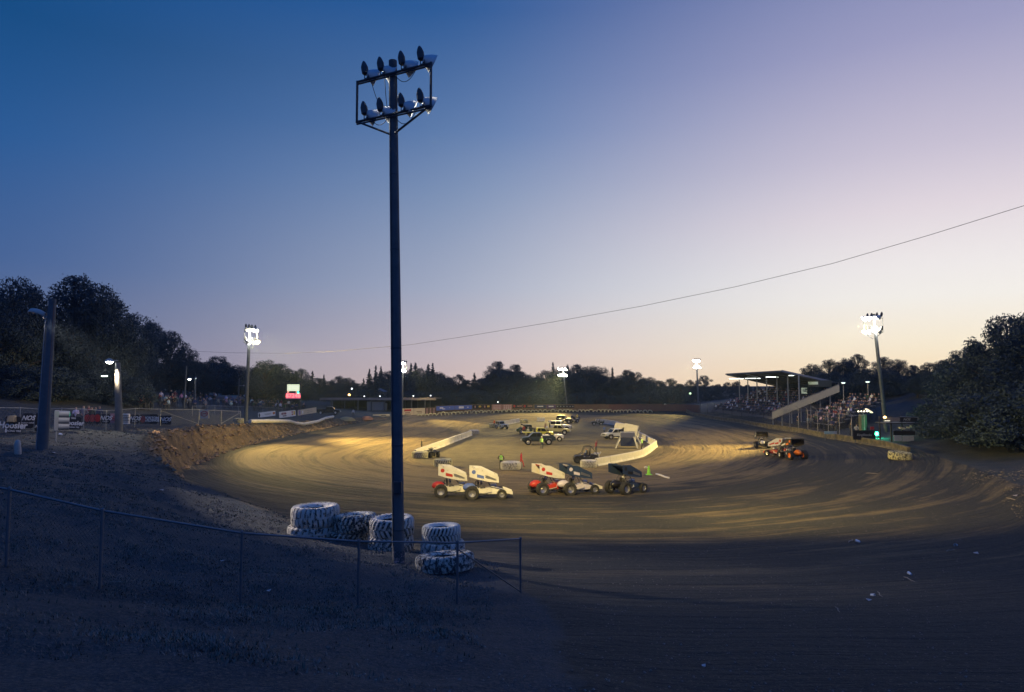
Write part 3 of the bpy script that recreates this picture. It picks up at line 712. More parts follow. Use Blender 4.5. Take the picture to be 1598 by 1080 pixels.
run(hp((783, 664), (810, 659)), 3.0, 1.0, .25, .6, concrete, 'white barrier block in the short wall on the far left of the infield', 'short white barrier on the far infield')
run(hp((838, 657.5), (850, 657.3)), 2.6, 1.0, .25, .6, concrete, 'single white barrier block standing alone at the far end of the infield', 'lone far barrier')
run(hp((856, 658.5), (876, 658.0)), 3.0, .35, .25, .5, concrete, 'low white kerb block beside the far parked jeeps', 'low white kerb on the far infield')
run(hp((930, 727.5), (965, 721.5), (1000, 714), (1012, 706), (1023.5, 697)), 3.0, .92, .3, .6, concrete, 'white concrete barrier block in the long wall right of the infield', 'white barrier right of the infield')
run(hp((1023, 696.5), (1005, 686), (990, 678.5)), 3.0, .95, .3, .6, concrete, 'white barrier block in the wall going away behind the vest wearer', 'white barrier going away on the right')
run(hp((984, 672.5), (972, 667.5), (958, 663.2), (943, 661), (930, 660.2)), 3.0, 1.0, .3, .6, concrete, 'white barrier block in the far curved wall', 'curved white barrier at the far right of the infield')
# outer wall on the right straight
ow = [Vector((46.15, 181, 0)), Vector((46.6, 165, 0)), Vector((46.5, 140, 0)), Vector((46.3, 110, 0)), Vector((46.0, 92, 0)), Vector((45.4, 82, 0)), Vector((43.6, 75.5, 0))]
run(ow, 4.0, .85, .35, .45, worn_paint('dusty painted wall', (.22, .19, .12), .5, 1.2, (.10, .09, .07)), 'dusty concrete block in the wall along the grandstand straight', 'wall along the grandstand straight', jit=.004)
# white guard pipe on the left bank
P_ = [at(390, 661.5, 97), at(420, 661, 104), at(452, 660.6, 112), at(462, 659.5, 114), at(474, 661, 117), at(495, 659.5, 124), at(508, 657.8, 131), at(519.5, 655, 138)]
for p in P_: p.z = gz(p.x, p.y) + .32
o = MB().tube(P_, .27, 8).build('guard_pipe', concrete, None, True); tag(o, 'long white pipe lying along the top of the left bank', 'pipe')
o = big_tyre(384, 664, 1.4, .7, 'yellowish tyre at the left end of the white pipe', tyre_ivory, 'tyres on the left bank'); o.location = on(P_[0].x - 1.4, 96.5)

# ------------------------------------------------------------------ chain link fences
def chain_fence(pts, h, spacing, label, mesh_step, wire_r, group=None, brace=(), post_r=.03, rail_r=.022, post_mat=galv, curve=0.0, cat='fence', wobble=0):
    P = [Vector(p) for p in pts]; root = empty('chain_link_fence', P[0], 0, label, cat, group); o0 = P[0]
    rail = MB(); rail.tube([p + Vector((0, 0, h)) - o0 for p in P], rail_r, 6); rail.build('top_rail', post_mat, root, True)
    proto = {}
    for i, p in enumerate(P):
        q = p - o0; b = MB(); b.cyl((0, 0, -.3), (0, 0, h + .02), post_r, n=8)
        if curve: b.tube([(0, 0, h), (-curve * .3, 0, h + curve * .5), (-curve, 0, h + curve * .75)], post_r * .9, 6)
        b.lathe([(.001, h + .06), (post_r * 1.2, h + .04), (post_r * 1.3, h)], 8)
        b.build('post', post_mat, root, True, q)
    w = MB(); st_ = mesh_step
    for i in range(len(P) - 1):
        a, c = P[i] - o0, P[i + 1] - o0; L = (c - a).length; ex_ = (c - a) / L; nrows = h / st_
        n = int((L + h) / st_)
        for k in range(n + 1):
            for sg in (0, 1):
                s0 = -h + k * st_; s1 = s0 + h; z0, z1 = 0.03, h
                if s0 < 0: z0 = -s0; s0 = 0
                if s1 > L: z1 = h - (s1 - L); s1 = L
                if z1 - z0 < .02: continue
                A_, B_ = (s0, z0), (s1, z1)
                if sg: A_, B_ = (L - s0, z0), (L - s1, z1)
                off = Vector((-ex_.y, ex_.x, 0)) * (.004 if sg else -.004)
                w.cyl(a + ex_ * A_[0] + Vector((0, 0, A_[1])) + off, a + ex_ * B_[0] + Vector((0, 0, B_[1])) + off, wire_r, n=3, caps=False)
    w.build('wire_mesh', material('dull fence wire', (.16, .17, .19), .6, .4), root)
    for i, j in brace:
        MB().cyl(P[i] - o0 + Vector((0, 0, .1)), P[j] - o0 + Vector((0, 0, h - .15)), rail_r * .8, n=6).build('brace', post_mat, root)
    return root
fp_ = []
fpx = [(-150, 900, 12.6, 736), (15, 886, 13.2, 764), (160, 922, 13.2, 797), (378, 942, 14.5, 832), (560, 945, 15.8, 845), (714, 940, 16.8, 847), (812, 926, 18.75, 841)]
NF = 'waist-high chain link fence crossing the foreground in front of the pole'
pts_ = []
for px_, pyb, D, pyt in fpx:
    b = at(px_, pyb, D); t_ = at(px_, pyt, D); pts_.append((b, t_))
Hf = 1.5
fence_pts = [t_ - Vector((0, 0, Hf)) for b, t_ in pts_]
chain_fence(fence_pts, Hf, 0, NF, .085, .0022, brace=[(6, 5)], rail_r=.024, post_r=.03, post_mat=material('dull galvanised tube', (.16, .17, .19), .5, .5))
lf = [(-60, 694, 45), (30, 682, 50), (60, 678, 51.5), (95, 675, 53), (130, 672.5, 55), (165, 670.5, 58.5), (210, 668.5, 65), (250, 667, 72), (310, 665, 80), (345, 664, 87), (375, 663, 93)]
LFP = [at(*p) for p in lf]
for p in LFP: p.z = gz(p.x, p.y)
chain_fence(LFP, 1.75, 0, 'chain link fence with sponsor banners along the top of the left bank', .35, .006, brace=[(9, 10), (8, 7)])
cf = [on(47.6, y) for y in np.linspace(92.6, 121, 9)]
chain_fence(cf, 3.1, 0, 'tall catch fence with bent tops in front of the uncovered seats', .45, .008, post_r=.05, curve=.9)
cf = [on(47.8, y) for y in np.linspace(124, 180, 10)]
chain_fence(cf, 2.9, 0, 'tall catch fence along the covered grandstand', .5, .008, post_r=.05, curve=.6, post_mat=dark_steel)
cf = [at(px_, 650, D) for px_, D in ((300, 100), (335, 108), (372, 116), (410, 122), (440, 128))]
for p in cf: p.z = gz(p.x, p.y)
chain_fence(cf, 1.5, 0, 'low wire fence in front of the crowd on the left bank', .5, .008)

# power line sagging across the sky
Pa, Pb = Vector((-75, 150, 0)), Vector((52, 30, 0))
key = [(283, 547), (300, 548), (360, 550.5), (450, 551.5), (520, 548.5), (640, 538), (720, 526), (860, 503), (1000, 478), (1150, 447), (1300, 411), (1450, 367), (1598, 321), (1700, 287), (1850, 236), (2050, 164), (2400, 30), (2900, -170)]
pts_ = []
for px_, py_ in key:
    d = ray(px_, py_); dx, dy = Pb.x - Pa.x, Pb.y - Pa.y
    s_ = (Pa.x * dy - Pa.y * dx) / (d.x * dy - d.y * dx); pts_.append(CAM + d * s_)
o = MB().tube(pts_, .02, 5).build('power_line', cable_m); tag(o, 'thin power line sagging across the sky from the left trees to the right edge', 'power line')

# ------------------------------------------------------------------ signs and banners on the fences
def banner(px0, py0, px1, py1, D, label, back, texts=(), shapes=(), lean=0.0, group='sponsor banners on the left fence', name='banner', D1=None, cat='banner', th=.03, dy=-.10):
    """corners in the picture (left top, right bottom) at distance D; faces the viewer"""
    D1 = D1 or D
    a, c = at(px0, (py0 + py1) / 2, D), at(px1, (py0 + py1) / 2, D1); w = Vector((c.x - a.x, c.y - a.y, 0)).length; h = (py1 - py0) / F_PX * (D + D1) / 2
    mid = (a + c) / 2; mid.y += dy; rz = math.atan2(c.y - a.y, c.x - a.x)
    root = empty(name, mid, 0, label, cat, group); root.rotation_euler = (0, lean, rz)
    MB().box((0, 0, 0), (w, th, h), bev=.0).build('sheet', back, root)
    e = MB()
    for x_ in (-w / 2 + .04, w / 2 - .04):
        for z_ in (-h / 2 + .04, h / 2 - .04): e.lathe([(.012, .0), (.024, .006), (.028, 0)], 8, Matrix.Translation((x_, -th / 2 - .002, z_)) @ Matrix.Rotation(R(90), 4, 'X'))
    e.build('eyelets', galv, root)
    for (t_, x_, z_, s_, m_, sh_, bo) in texts:
        M = Matrix.Translation((x_ * w / 2, -th / 2 - .002, z_ * h / 2)) @ Matrix.Rotation(R(90), 4, 'X')
        lettering(t_, s_ * h, m_, root, M, shear=sh_, bold=bo * s_ * h)
    for (kind, x_, z_, sx_, sz_, m_) in shapes:
        s = MB()
        M = Matrix.Translation((x_ * w / 2, -th / 2 - .003, z_ * h / 2)) @ Matrix.Rotation(R(90), 4, 'X') @ Matrix.Diagonal((sx_ * h, sz_ * h, 1, 1))
        if kind == 'oval': s.lathe([(.001, .012), (.5, .012), (.5, 0)], 28, M)
        elif kind == 'ring': s.lathe([(.40, .012), (.5, .012), (.5, 0), (.4, 0)], 28, M)
        elif kind == 'bar': s.box((x_ * w / 2, -th / 2 - .008, z_ * h / 2), (sx_ * h, .012, sz_ * h))
        s.build('emblem', m_, root)
    return root
W_, K_, RD = white_sheet, black_sheet, red_paint
def hoosier(px0, py0, px1, py1, D, lab, lean):
    banner(px0, py0, px1, py1, D, lab, K_, [('TIRES', 0, .72, .16, W_, 0, .02), ('Hoosier', 0, -.02, .50, W_, .12, .03), ('RACING TIRE', .1, -.66, .15, white_sheet, 0, .02)], [('bar', -.78, -.62, .10, .22, W_)], lean)
hoosier(9, 650, 34, 677, 49.4, 'black banner reading Hoosier in white, leftmost on the fence', R(2))
hoosier(103, 650, 128, 670, 53.0, 'black banner reading Hoosier in white, right of the grey signal lights', R(2))
banner(36, 645, 54, 668, 50.5, 'black banner with small slanted white NOS letters left of the thick pole', K_, [('NOS', .05, .35, .42, W_, .35, .03), ('ENERGY DRINK', 0, -.3, .12, W_, .2, .01)])
banner(56, 645, 69, 673, 51.2, 'plain dark cloth with a small white mark partly behind the thick pole', K_, [('NOS', 0, -.45, .22, W_, .35, .03)])
ov = lambda x: [('oval', x, .1, .62, .74, RD), ('bar', x, .1, .50, .16, W_), ('bar', x, .28, .26, .05, W_)]
banner(133, 645.5, 158, 661, 57.0, 'black banner with three red oval badges in a row', K_, [('A  S  A', 0, .1, .12, K_, 0, 0)], ov(-.62) + ov(0) + ov(.62))
banner(159, 646, 173, 661, 59, 'black banner with slanted white NOS letters, left of the yard light pole', K_, [('NOS', 0, .12, .60, W_, .35, .03), ('ENERGY', 0, -.55, .16, W_, .2, 0)])
banner(173, 645.5, 182, 660, 60.5, 'red and white square banner left of the yard light pole', material('rose cloth', (.55, .28, .30), .7), [('SSS', 0, .3, .3, RD, 0, .02), ('SSS', 0, -.3, .3, RD, 0, .02)], [('bar', 0, .0, .5, .06, RD)])
banner(191.5, 645.5, 203.5, 661.5, 63, 'white square banner covered in grey lines right of the yard light pole', white_sheet, [], [('bar', -.1, .62, .62, .10, old_concrete), ('bar', .1, .3, .6, .12, old_concrete), ('bar', -.1, 0, .6, .1, old_concrete), ('bar', .1, -.3, .6, .12, old_concrete), ('bar', 0, -.62, .55, .1, old_concrete)])
banner(204.5, 647, 218, 661, 65.5, 'black banner with slanted white NOS letters between the white square and the red emblem', K_, [('NOS', 0, .12, .60, W_, .35, .03), ('ENERGY', 0, -.55, .16, W_, .2, 0)])
banner(219, 646.5, 247, 661.5, 69, 'black banner with a red round emblem reading MORTON BUILDINGS', K_, [('MORTON', .28, .22, .36, W_, 0, .03), ('BUILDINGS', .28, -.28, .33, W_, 0, .03), ('M', -.66, 0, .45, W_, 0, .02)], [('oval', -.66, 0, .58, .72, RD)])
banner(249, 648.5, 268, 662.5, 73, 'black banner with slanted white NOS letters, last on the right end', K_, [('NOS', 0, .12, .60, W_, .35, .03), ('ENERGY', 0, -.55, .16, W_, .2, 0)])
banner(313.5, 639.5, 328, 653, 78.5, 'small cream sign with a red oval standing above the fence rail', cream_sheet, [('OVB', 0, .1, .28, RD, 0, .03)], [('ring', 0, .1, .82, .62, RD)], lean=R(-3), group=None, cat='sign', name='sign', dy=-.3)
# three banners behind the pipe
GB = 'three banners behind the white pipe'
def low_banner(px0, py0, px1, py1, D, D1, lab, back, texts, shapes, tilt):
    r = banner(px0, py0, px1, py1, D, lab, back, texts, shapes, tilt, GB, D1=D1); 
    p = MB(); z0 = gz(r.location.x, r.location.y) - r.location.z
    w = (px1 - px0) / F_PX * D
    for s_ in (-1, 1): p.box((s_ * w / 2 * .9, .06, (z0 - .1) / 2), (.07, .07, max(.3, -z0 + .3)))
    p.build('posts', wood, r)
low_banner(403, 642.6, 430, 650.2, 118, 121, 'white banner with a dark figure at its left end, leftmost behind the pipe', white_sheet, [('Snowball Raceway', .15, .0, .30, old_concrete, 0, .01)] if False else [], [('bar', .12, .15, 1.6, .08, old_concrete), ('bar', .10, -.2, 1.3, .07, old_concrete), ('oval', -.86, 0, .35, .8, K_), ('oval', .82, .1, .6, .5, material('orange paint', (.55, .18, .05)))], R(-4))
low_banner(436, 641.3, 461.5, 650.8, 122, 125, 'white banner with dark red lettering and red and yellow squares, middle behind the pipe', white_sheet, [], [('ring', -.45, .25, 1.0, .46, material('maroon paint', (.20, .03, .05))), ('bar', -.45, .25, .75, .18, material('maroon paint', (.2, .03, .05))), ('bar', -.35, -.5, .7, .12, K_), ('bar', .58, .45, .22, .25, RD), ('bar', .58, -.3, .22, .25, RD), ('bar', .82, .1, .30, .6, material('yellow paint', (.6, .42, .06)))], R(-4))
low_banner(465, 637.8, 494, 646.2, 128, 133, 'cream banner with a purple square at its left end, rightmost behind the pipe', cream_sheet, [], [('bar', -.82, 0, .5, .8, material('violet paint', (.30, .24, .42))), ('bar', .25, .3, 1.6, .06, old_concrete), ('bar', .25, -.35, 1.6, .06, old_concrete), ('bar', -.50, 0, .4, .5, white_sheet)], R(-4))
# signal light stack facing the track on the left
g = at(88, 672, 46); zg = gz(g.x, g.y)
tl = empty('signal_light_stack', (g.x, g.y, zg), R(32), 'stack of three grey hooded signal lights, the top one green, beside the thick pole', 'signal light')
z0 = at(88, 671, 46).z - zg
MB().box((0, .0, z0 + .62), (.30, .16, 1.40), bev=.04).cyl((0, .0, -.2), (0, 0, z0 + .1), .05, n=8).build('housing', material('grey enamel', (.26, .27, .28), .5, var=.15), tl)
for k, (nm, m_) in enumerate((('red_lamp', glass_dark), ('amber_lamp', glass_dark), ('green_lamp', green_lit))):
    zz = z0 + .22 + .42 * k
    h = MB(); h.lathe([(.20, 0), (.225, .05), (.215, .62), (.20, .62), (.195, .08)], 18, Matrix.Translation((.10, 0, zz)) @ Matrix.Rotation(R(92), 4, 'Y')); hd = h.build('hood', material('grey enamel', (.26, .27, .28)), tl, True)
    MB().lathe([(.001, .03 + (.55 if k == 2 else 0)), (.19, .0 + (.55 if k == 2 else 0))], 18, Matrix.Translation((.10, 0, zz)) @ Matrix.Rotation(R(92), 4, 'Y')).build('lens', m_, hd)
# white marker post on the grass
g = hit(28, 709)
mp = MB(); mp.lathe([(.15, -.1), (.155, .0), (.15, .52), (.12, .66), (.06, .72), (.001, .73)], 14); o = mp.build('marker_post', worn_paint('chalky paint', (.66, .56, .48), .36, 6, (.2, .13, .1)), None, True)
o.location = g; o.rotation_euler = (R(2), R(-3), 0); tag(o, 'short round-topped whitish marker post on the grass left of the thick pole', 'marker post')
g = on(-33.6, 49.2); o = MB().box((0, 0, .22), (.55, .4, .5), bev=.06, taper=.85).build('sack', material('tan sacking', (.36, .27, .16), .9, var=.2), None, True)
o.location = at(19, 651, 49.2); o.location.z -= .35; tag(o, 'tan sack hung over the fence rail above the leftmost banner', 'sack')

# ------------------------------------------------------------------ far board fence
def wall_pts(px0, px1, step, off):
    out = []; p = px0
    Ys = np.arange(140, 220, .25)
    while p <= px1 + .01:
        d_ = ray(p, 645); sd = sdist(CAM.x + d_.x / d_.y * Ys, Ys, OUTS); j = int(np.argmax((sd > off) & (Ys > 150)))
        out.append(Vector((CAM.x + d_.x / d_.y * Ys[j], Ys[j], 0))); p += step
    for q in out: q.z = gz(q.x, q.y)
    return out
def fence_run(px0, px1, h, label, m, faces=(), drop=0, top_px=None):
    P = wall_pts(px0, px1, (px1 - px0) / max(2, round((px1 - px0) / 12)), 1.9)
    root = empty('board_fence', P[0], 0, label, 'fence', 'board fences round the far turn'); o0 = P[0].copy()
    hs = [(top_px_z(p, top_px) - p.z) if top_px else h for p in P]
    b = MB(); k = MB()
    for i in range(len(P) - 1):
        a, c = P[i] - o0, P[i + 1] - o0; e = (c - a); L = e.length; n_ = Vector((-e.y, e.x, 0)).normalized()
        nb = max(2, int(L / .3))
        for q in range(nb):
            s0, s1 = a.lerp(c, (q + .03) / nb), a.lerp(c, (q + .97) / nb); hh = hs[i] + random.uniform(-.03, .03)
            vs = [s0 - n_ * .02 + Vector((0, 0, -.2)), s1 - n_ * .02 + Vector((0, 0, -.2)), s1 + n_ * .01 + Vector((0, 0, -.2)), s0 + n_ * .01 + Vector((0, 0, -.2))]
            vs += [v + Vector((0, 0, hh + .2)) for v in vs]
            b.add(vs, [(0, 1, 2, 3), (4, 7, 6, 5), (0, 4, 5, 1), (1, 5, 6, 2), (2, 6, 7, 3), (3, 7, 4, 0)])
        k.cyl(a + n_ * .1 - Vector((0, 0, .2)), a + n_ * .1 + Vector((0, 0, hs[i] + .1)), .07, n=6)
    b.build('boards', m, root); k.build('posts', wood, root)
    return root, P
def top_px_z(p, tp):
    px_ = 799 + p.x / p.y * F_PX * 1.0; t_ = np.interp(px_, [q[0] for q in tp], [q[1] for q in tp]); return at(px_, t_, p.y).z
TOP = [(560, 638), (625, 636.5), (680, 633.5), (740, 631.5), (800, 631), (900, 631), (1010, 630.5), (1090, 631.5)]
fence_run(680, 800, 2.3, 'brown board fence behind the blue and brown banners on the far turn', plank, top_px=TOP)
fence_run(800, 950, 2.3, 'dim board fence along the middle of the far turn below the bright far floodlight', plank, top_px=TOP)
fence_run(950, 1092, 2.3, 'plain reddish board fence on the right part of the far turn', material('reddish plank', (.15, .085, .07), .85, var=.3), top_px=TOP)
def far_sign(px0, px1, pyt, pyb, label, back, texts=(), shapes=(), D=None, dy=0):
    P = wall_pts(px0, px1, px1 - px0, 1.55 if D is None else 1.0)
    D0_, D1_ = (P[0].y, P[1].y) if D is None else D
    return banner(px0, pyt, px1, pyb, D0_, label, back, texts, shapes, 0, 'advertising boards on the far turn', 'advertising_board', D1=D1_, cat='board', th=.04, dy=dy)
pk = material('faded rose board', (.42, .24, .20), .7); ye = material('yellow paint', (.6, .42, .06)); mar = material('maroon paint', (.2, .03, .05))
far_sign(582, 608, 646.5, 654.5, 'long cream board with a faint dark word left of the foreground pole', material('pale yellow board', (.60, .54, .38), .7, var=.1), [], [('bar', .25, .55, 1.3, .14, K_), ('bar', .05, -.3, 2.2, .10, old_concrete)], D=(158, 162))
far_sign(627, 645, 637.5, 652.5, 'tall cream board with a red heading right of the foreground pole', cream_sheet, [], [('bar', 0, .62, .95, .20, RD), ('bar', 0, .1, .7, .07, mar), ('bar', 0, -.2, .9, .05, K_), ('bar', 0, -.55, .8, .06, mar)], D=(168, 171))
far_sign(645.3, 663, 637, 652, 'tall cream board with pale brown lettering', cream_sheet, [], [('bar', 0, .3, .7, .06, plank), ('bar', .1, 0, .6, .06, plank), ('bar', .1, -.3, .6, .06, plank)], D=(171.3, 174))
far_sign(627, 650, 652.6, 655, 'narrow pale board at the foot of the cream boards', cream_sheet, D=(166, 170))
far_sign(663.3, 680, 636, 649.5, 'brown board covered with rows of pink squares', plank, [], [('bar', x_, z_, .2, .28, pk) for x_ in (-.65, 0, .65) for z_ in (.55, -.1)] + [('bar', .1, -.65, .7, .1, pk)], D=(174.3, 177.5))
far_sign(681, 709, 633.6, 640.2, 'blue banner with white lettering, left of two', blue_paint, [('FAST TRACK', -.05, 0, .55, W_, 0, .02)] if False else [], [('bar', -.45, .15, 1.3, .34, W_), ('bar', -.2, -.35, 1.0, .2, W_), ('bar', .45, .1, .25, .1, W_)])
far_sign(709.5, 736.5, 632.6, 639, 'blue banner with white lettering, right of two', blue_paint, [], [('bar', -.25, .05, 1.6, .5, W_), ('bar', .5, .0, .5, .2, W_)])
far_sign(738, 753, 632, 637.6, 'black banner with a yellow block, left on the brown fence', K_, [], [('bar', -.55, 0, .4, .6, pk), ('bar', .45, .1, .9, .5, ye)])
far_sign(754, 766, 631.8, 637.4, 'black banner with a yellow block, second on the brown fence', K_, [], [('bar', -.6, 0, .4, .6, pk), ('bar', .35, .1, .8, .5, ye)])
far_sign(768, 783, 631.2, 640, 'pink patterned board left of its twin', pk, [], [('bar', x_, z_, .14, .1, white_sheet) for x_ in (-.6, -.2, .2, .6) for z_ in (.5, 0, -.5)])
far_sign(784, 799, 631.2, 640, 'pink patterned board right of its twin', pk, [], [('bar', x_, z_, .14, .1, white_sheet) for x_ in (-.6, -.2, .2, .6) for z_ in (.5, 0, -.5)])
far_sign(800, 815, 631.3, 636.6, 'black banner with a red disc and white word, left pair', K_, [('NOS', .35, 0, .7, pk, .2, .03)], [('oval', -.65, 0, .7, .7, RD)])
far_sign(816, 832, 631.3, 636.6, 'black banner with a red disc and white word, right pair', K_, [('NOS', .35, 0, .7, pk, .2, .03)], [('oval', -.65, 0, .7, .7, RD)])
far_sign(834, 852, 631.6, 637.4, 'dark blue banner with white script', material('navy cloth', (.04, .05, .11)), [], [('bar', 0, .1, 1.6, .24, W_)])
far_sign(853, 867, 631.6, 637.4, 'dark violet banner with white script', material('violet cloth', (.10, .06, .16)), [], [('bar', 0, .1, 1.3, .24, W_)])
far_sign(868, 896, 632, 636.4, 'dark banner with a row of small white marks', K_, [], [('bar', x_, 0, .25, .22, W_) for x_ in (-.85, -.5, -.15, .2, .55, .85)])

# ------------------------------------------------------------------ buildings
roof_m = material('corrugated roof sheet', (.34, .31, .32), .45, .5, var=.35, scale=.9)
def part_box(root, name, c, d, m, bev=0, rot=None, taper=1): return MB().box(c, d, bev=bev, rot=rot, taper=taper).build(name, m, root)
# long open pit shelter, far left of centre
Ds = 186; a, c = at(505, 640, Ds), at(683, 640, Ds); g0 = Vector(((a.x + c.x) / 2, Ds, gz((a.x + c.x) / 2, Ds)))
pit = empty('open_shelter', g0, 0, 'long low open-sided shelter with a flat metal roof behind the far left wall', 'shelter')
zt = at(560, 621, Ds).z - g0.z; Lh = (c.x - a.x) / 2
b = MB()
for k in range(60):
    x0 = -Lh + 2 * Lh * k / 60; b.box((x0 + Lh / 60, 3, zt - .10 + .03 * (k % 2)), (2 * Lh / 60 * 1.02, 14, .1), rot=Euler((R(-1.2), 0, 0)))
b.build('roof', roof_m, pit)
part_box(pit, 'fascia', (0, -4.1, zt - .28), (2 * Lh, .08, .5), material('weathered fascia', (.24, .21, .22), .7, var=.5, scale=.6))
b = MB()
for k in range(8): pp_ = MB().box((-Lh + 3 + (2 * Lh - 6) * k / 7, -3.6, (zt - .5) / 2), (.28, .28, zt - .4)).build('post', wood, pit)
for k in range(8): MB().box((-Lh + 3 + (2 * Lh - 6) * k / 7, 8, (zt - .5) / 2), (.28, .28, zt - .4)).build('post', wood, pit)
part_box(pit, 'back_wall', (0, 9.6, zt / 2 - .3), (2 * Lh, .15, zt - .4), dark_steel)
part_box(pit, 'cabinet', (Lh * -.05, -2.6, 1.2), (4.5, 1.5, 2.4), material('grey sheet cabinet', (.22, .23, .25), .5, .3), .05)
part_box(pit, 'cabinet', (Lh * .10, -2.4, 1.0), (1.2, 1, 2.0), material('grey sheet cabinet', (.22, .23, .25)), .05)
for px_, py_ in ((568.5, 618.4), (593, 618.3), (645, 617.8), (672, 617.4), (615, 606.8)):
    p = at(px_, py_, Ds + 1); o_ = MB().lathe([(.001, -.16), (.14, -.1), (.18, 0), (.1, .12), (.001, .14)], 10, Matrix.Translation(p - g0)).build('roof_lamp', glow('small white lamp', (.9, .95, 1), 3), pit, True)
# sodium lamp on its own post behind the shelter
for (px_, py_, D, m_, lab, s_) in [(545, 616, 190, glow('sodium lamp', (1, .55, .15), 9), 'amber lamp glowing just above the open shelter roof', .33), (549, 606.5, 230, glow('small white lamp', (.9, .95, 1), 3), 'small white lamp high above the amber lamp', .3), (777, 627.4, 215, glow('small white lamp', (.9, .95, 1), 3), 'small white lamp above the pink boards', .22),
                               (798, 592.5, 250, glow('cool white lamp', (.8, .95, 1), 5), 'cool white lamp among the trees above the infield', .38), (837.5, 595, 250, glow('greenish lamp', (.6, 1, .5), 1.6), 'faint greenish lamp left of the bright far floodlight', .32), (1038, 631, 215, glow('small white lamp', (.9, .95, 1), 3), 'small white lamp above the plain reddish fence', .22), (1077, 614, 200, glow('greenish lamp', (.6, 1, .5), 1.6), 'pale lamp on a post left of the covered grandstand', .34),
                               (457, 575, 190, glow('small white lamp', (.9, .95, 1), 3), 'x', .2)][:7]:
    p = at(px_, py_, D); g = Vector((p.x, p.y, gz(p.x, p.y))); r_ = empty('lamp_post', g, 0, lab, 'lamp post')
    MB().cyl((0, .1, -.3), (0, .1, p.z - g.z + .2), .07, n=6).build('post', dark_steel, r_)
    MB().lathe([(.001, -s_), (s_ * .8, -s_ * .5), (s_, 0), (s_ * .6, s_ * .6), (.001, s_ * .8)], 12, Matrix.Translation((0, 0, p.z - g.z))).build('lamp_bulb', m_, r_, True)
# scoreboard
Db = 146; p0, p1 = at(448.5, 600, Db), at(467, 610.2, Db); cx_ = (p0.x + p1.x) / 2; gb = Vector((cx_, Db, gz(cx_, Db)))
sb = empty('scoreboard', gb, R(4), 'lit scoreboard with a pale glowing panel above five red digits', 'scoreboard')
w = p1.x - p0.x; z1, z0 = p0.z - gb.z, p1.z - gb.z
part_box(sb, 'cabinet', (0, .25, (z1 + at(0, 623, Db).z - gb.z) / 2), (w * 1.25, .4, z1 - (at(0, 623, Db).z - gb.z) + .5), dark_steel, .04)
part_box(sb, 'lit_panel', (0, 0, (z0 + z1) / 2), (w, .06, z1 - z0), glow('lit panel', (.92, 1.0, .62), .85), .02)
rm = glow('red digits', (1, .10, .08), 3.2); rm2 = glow('orange digits', (1, .35, .2), 1.4)
zd = at(0, 617.8, Db).z - gb.z
part_box(sb, 'digit_panel', (0, .02, zd), (w * 1.2, .05, 1.15), glow('red backlight', (1, .02, .06), .35))
for i, ch in enumerate('87246'):
    lettering(ch, 1.15, rm, sb, Matrix.Translation((-w * .48 + i * w * .24, -.03, zd)) @ Matrix.Rotation(R(90), 4, 'X'), name='digit', bold=.03)
zd2 = at(0, 612.6, Db).z - gb.z
for i, (ch, x_) in enumerate((('P', -.42), ('1', .24))):
    lettering(ch, .75, rm2, sb, Matrix.Translation((x_ * w, -.0, zd2)) @ Matrix.Rotation(R(90), 4, 'X'), name='digit', bold=.02)
MB().lathe([(.001, .04), (.16, 0)], 12, Matrix.Translation((.40 * w, 0, zd2)) @ Matrix.Rotation(R(90), 4, 'X')).build('green_lamp', green_lit, sb)
for s_ in (-1, 1): MB().box((s_ * w * .55, .25, z0 / 2), (.16, .16, z0 + .3)).build('post', dark_steel, sb)
MB().cyl((w * .62, .2, z0 - 1), (w * .66, .2, z1 + .6), .04, n=6).build('mast', dark_steel, sb)
# concession shed on the left
Dc = 150; a, c = at(327, 630, Dc), at(374, 630, Dc); cx_ = (a.x + c.x) / 2; gc_ = Vector((cx_, Dc, gz(cx_, Dc)))
sd_ = empty('shed', gc_, 0, 'small shed with a pitched roof and one lit window behind the left crowd', 'shed')
w = c.x - a.x; ze = at(0, 622.5, Dc).z - gc_.z; zr = at(0, 617.2, Dc).z - gc_.z
part_box(sd_, 'wall', (0, 2, ze / 2 - .2), (w * .86, 4, ze + .2), material('olive boards', (.14, .14, .10), .8))
MB().add([(-w / 2, -.5, ze - .1), (w / 2, -.5, ze - .1), (w / 2 - 1.2, 2, zr), (-w / 2 + 1.2, 2, zr), (-w / 2, 4.5, ze - .1), (w / 2, 4.5, ze - .1), (-w / 2, -.5, ze - .25), (w / 2, -.5, ze - .25), (w / 2, 4.5, ze - .25), (-w / 2, 4.5, ze - .25)],
         [(0, 1, 2, 3), (3, 2, 5, 4), (0, 3, 4), (1, 5, 2), (6, 9, 8, 7), (0, 6, 7, 1), (1, 7, 8, 5), (5, 8, 9, 4), (4, 9, 6, 0)]).build('roof', material('tan roof', (.30, .25, .20), .7, var=.2), sd_)
part_box(sd_, 'roof_panel', (-w * .14, .55, (ze + zr) / 2 + .06), (w * .42, 1.6, .05), material('rusty sheet', (.34, .20, .14), .6), rot=Euler((R(14), 0, 0)))
wn = part_box(sd_, 'window', (w * .20, -.03, ze - .85), (1.15, .1, 1.35), glow('lit window', (1, 1, .62), .95)); 
part_box(sd_, 'serving_hatch', (-w * .05, -.02, ze - 1.1), (w * .3, .08, .7), glow('dim lit hatch', (.8, 1, .6), .18))
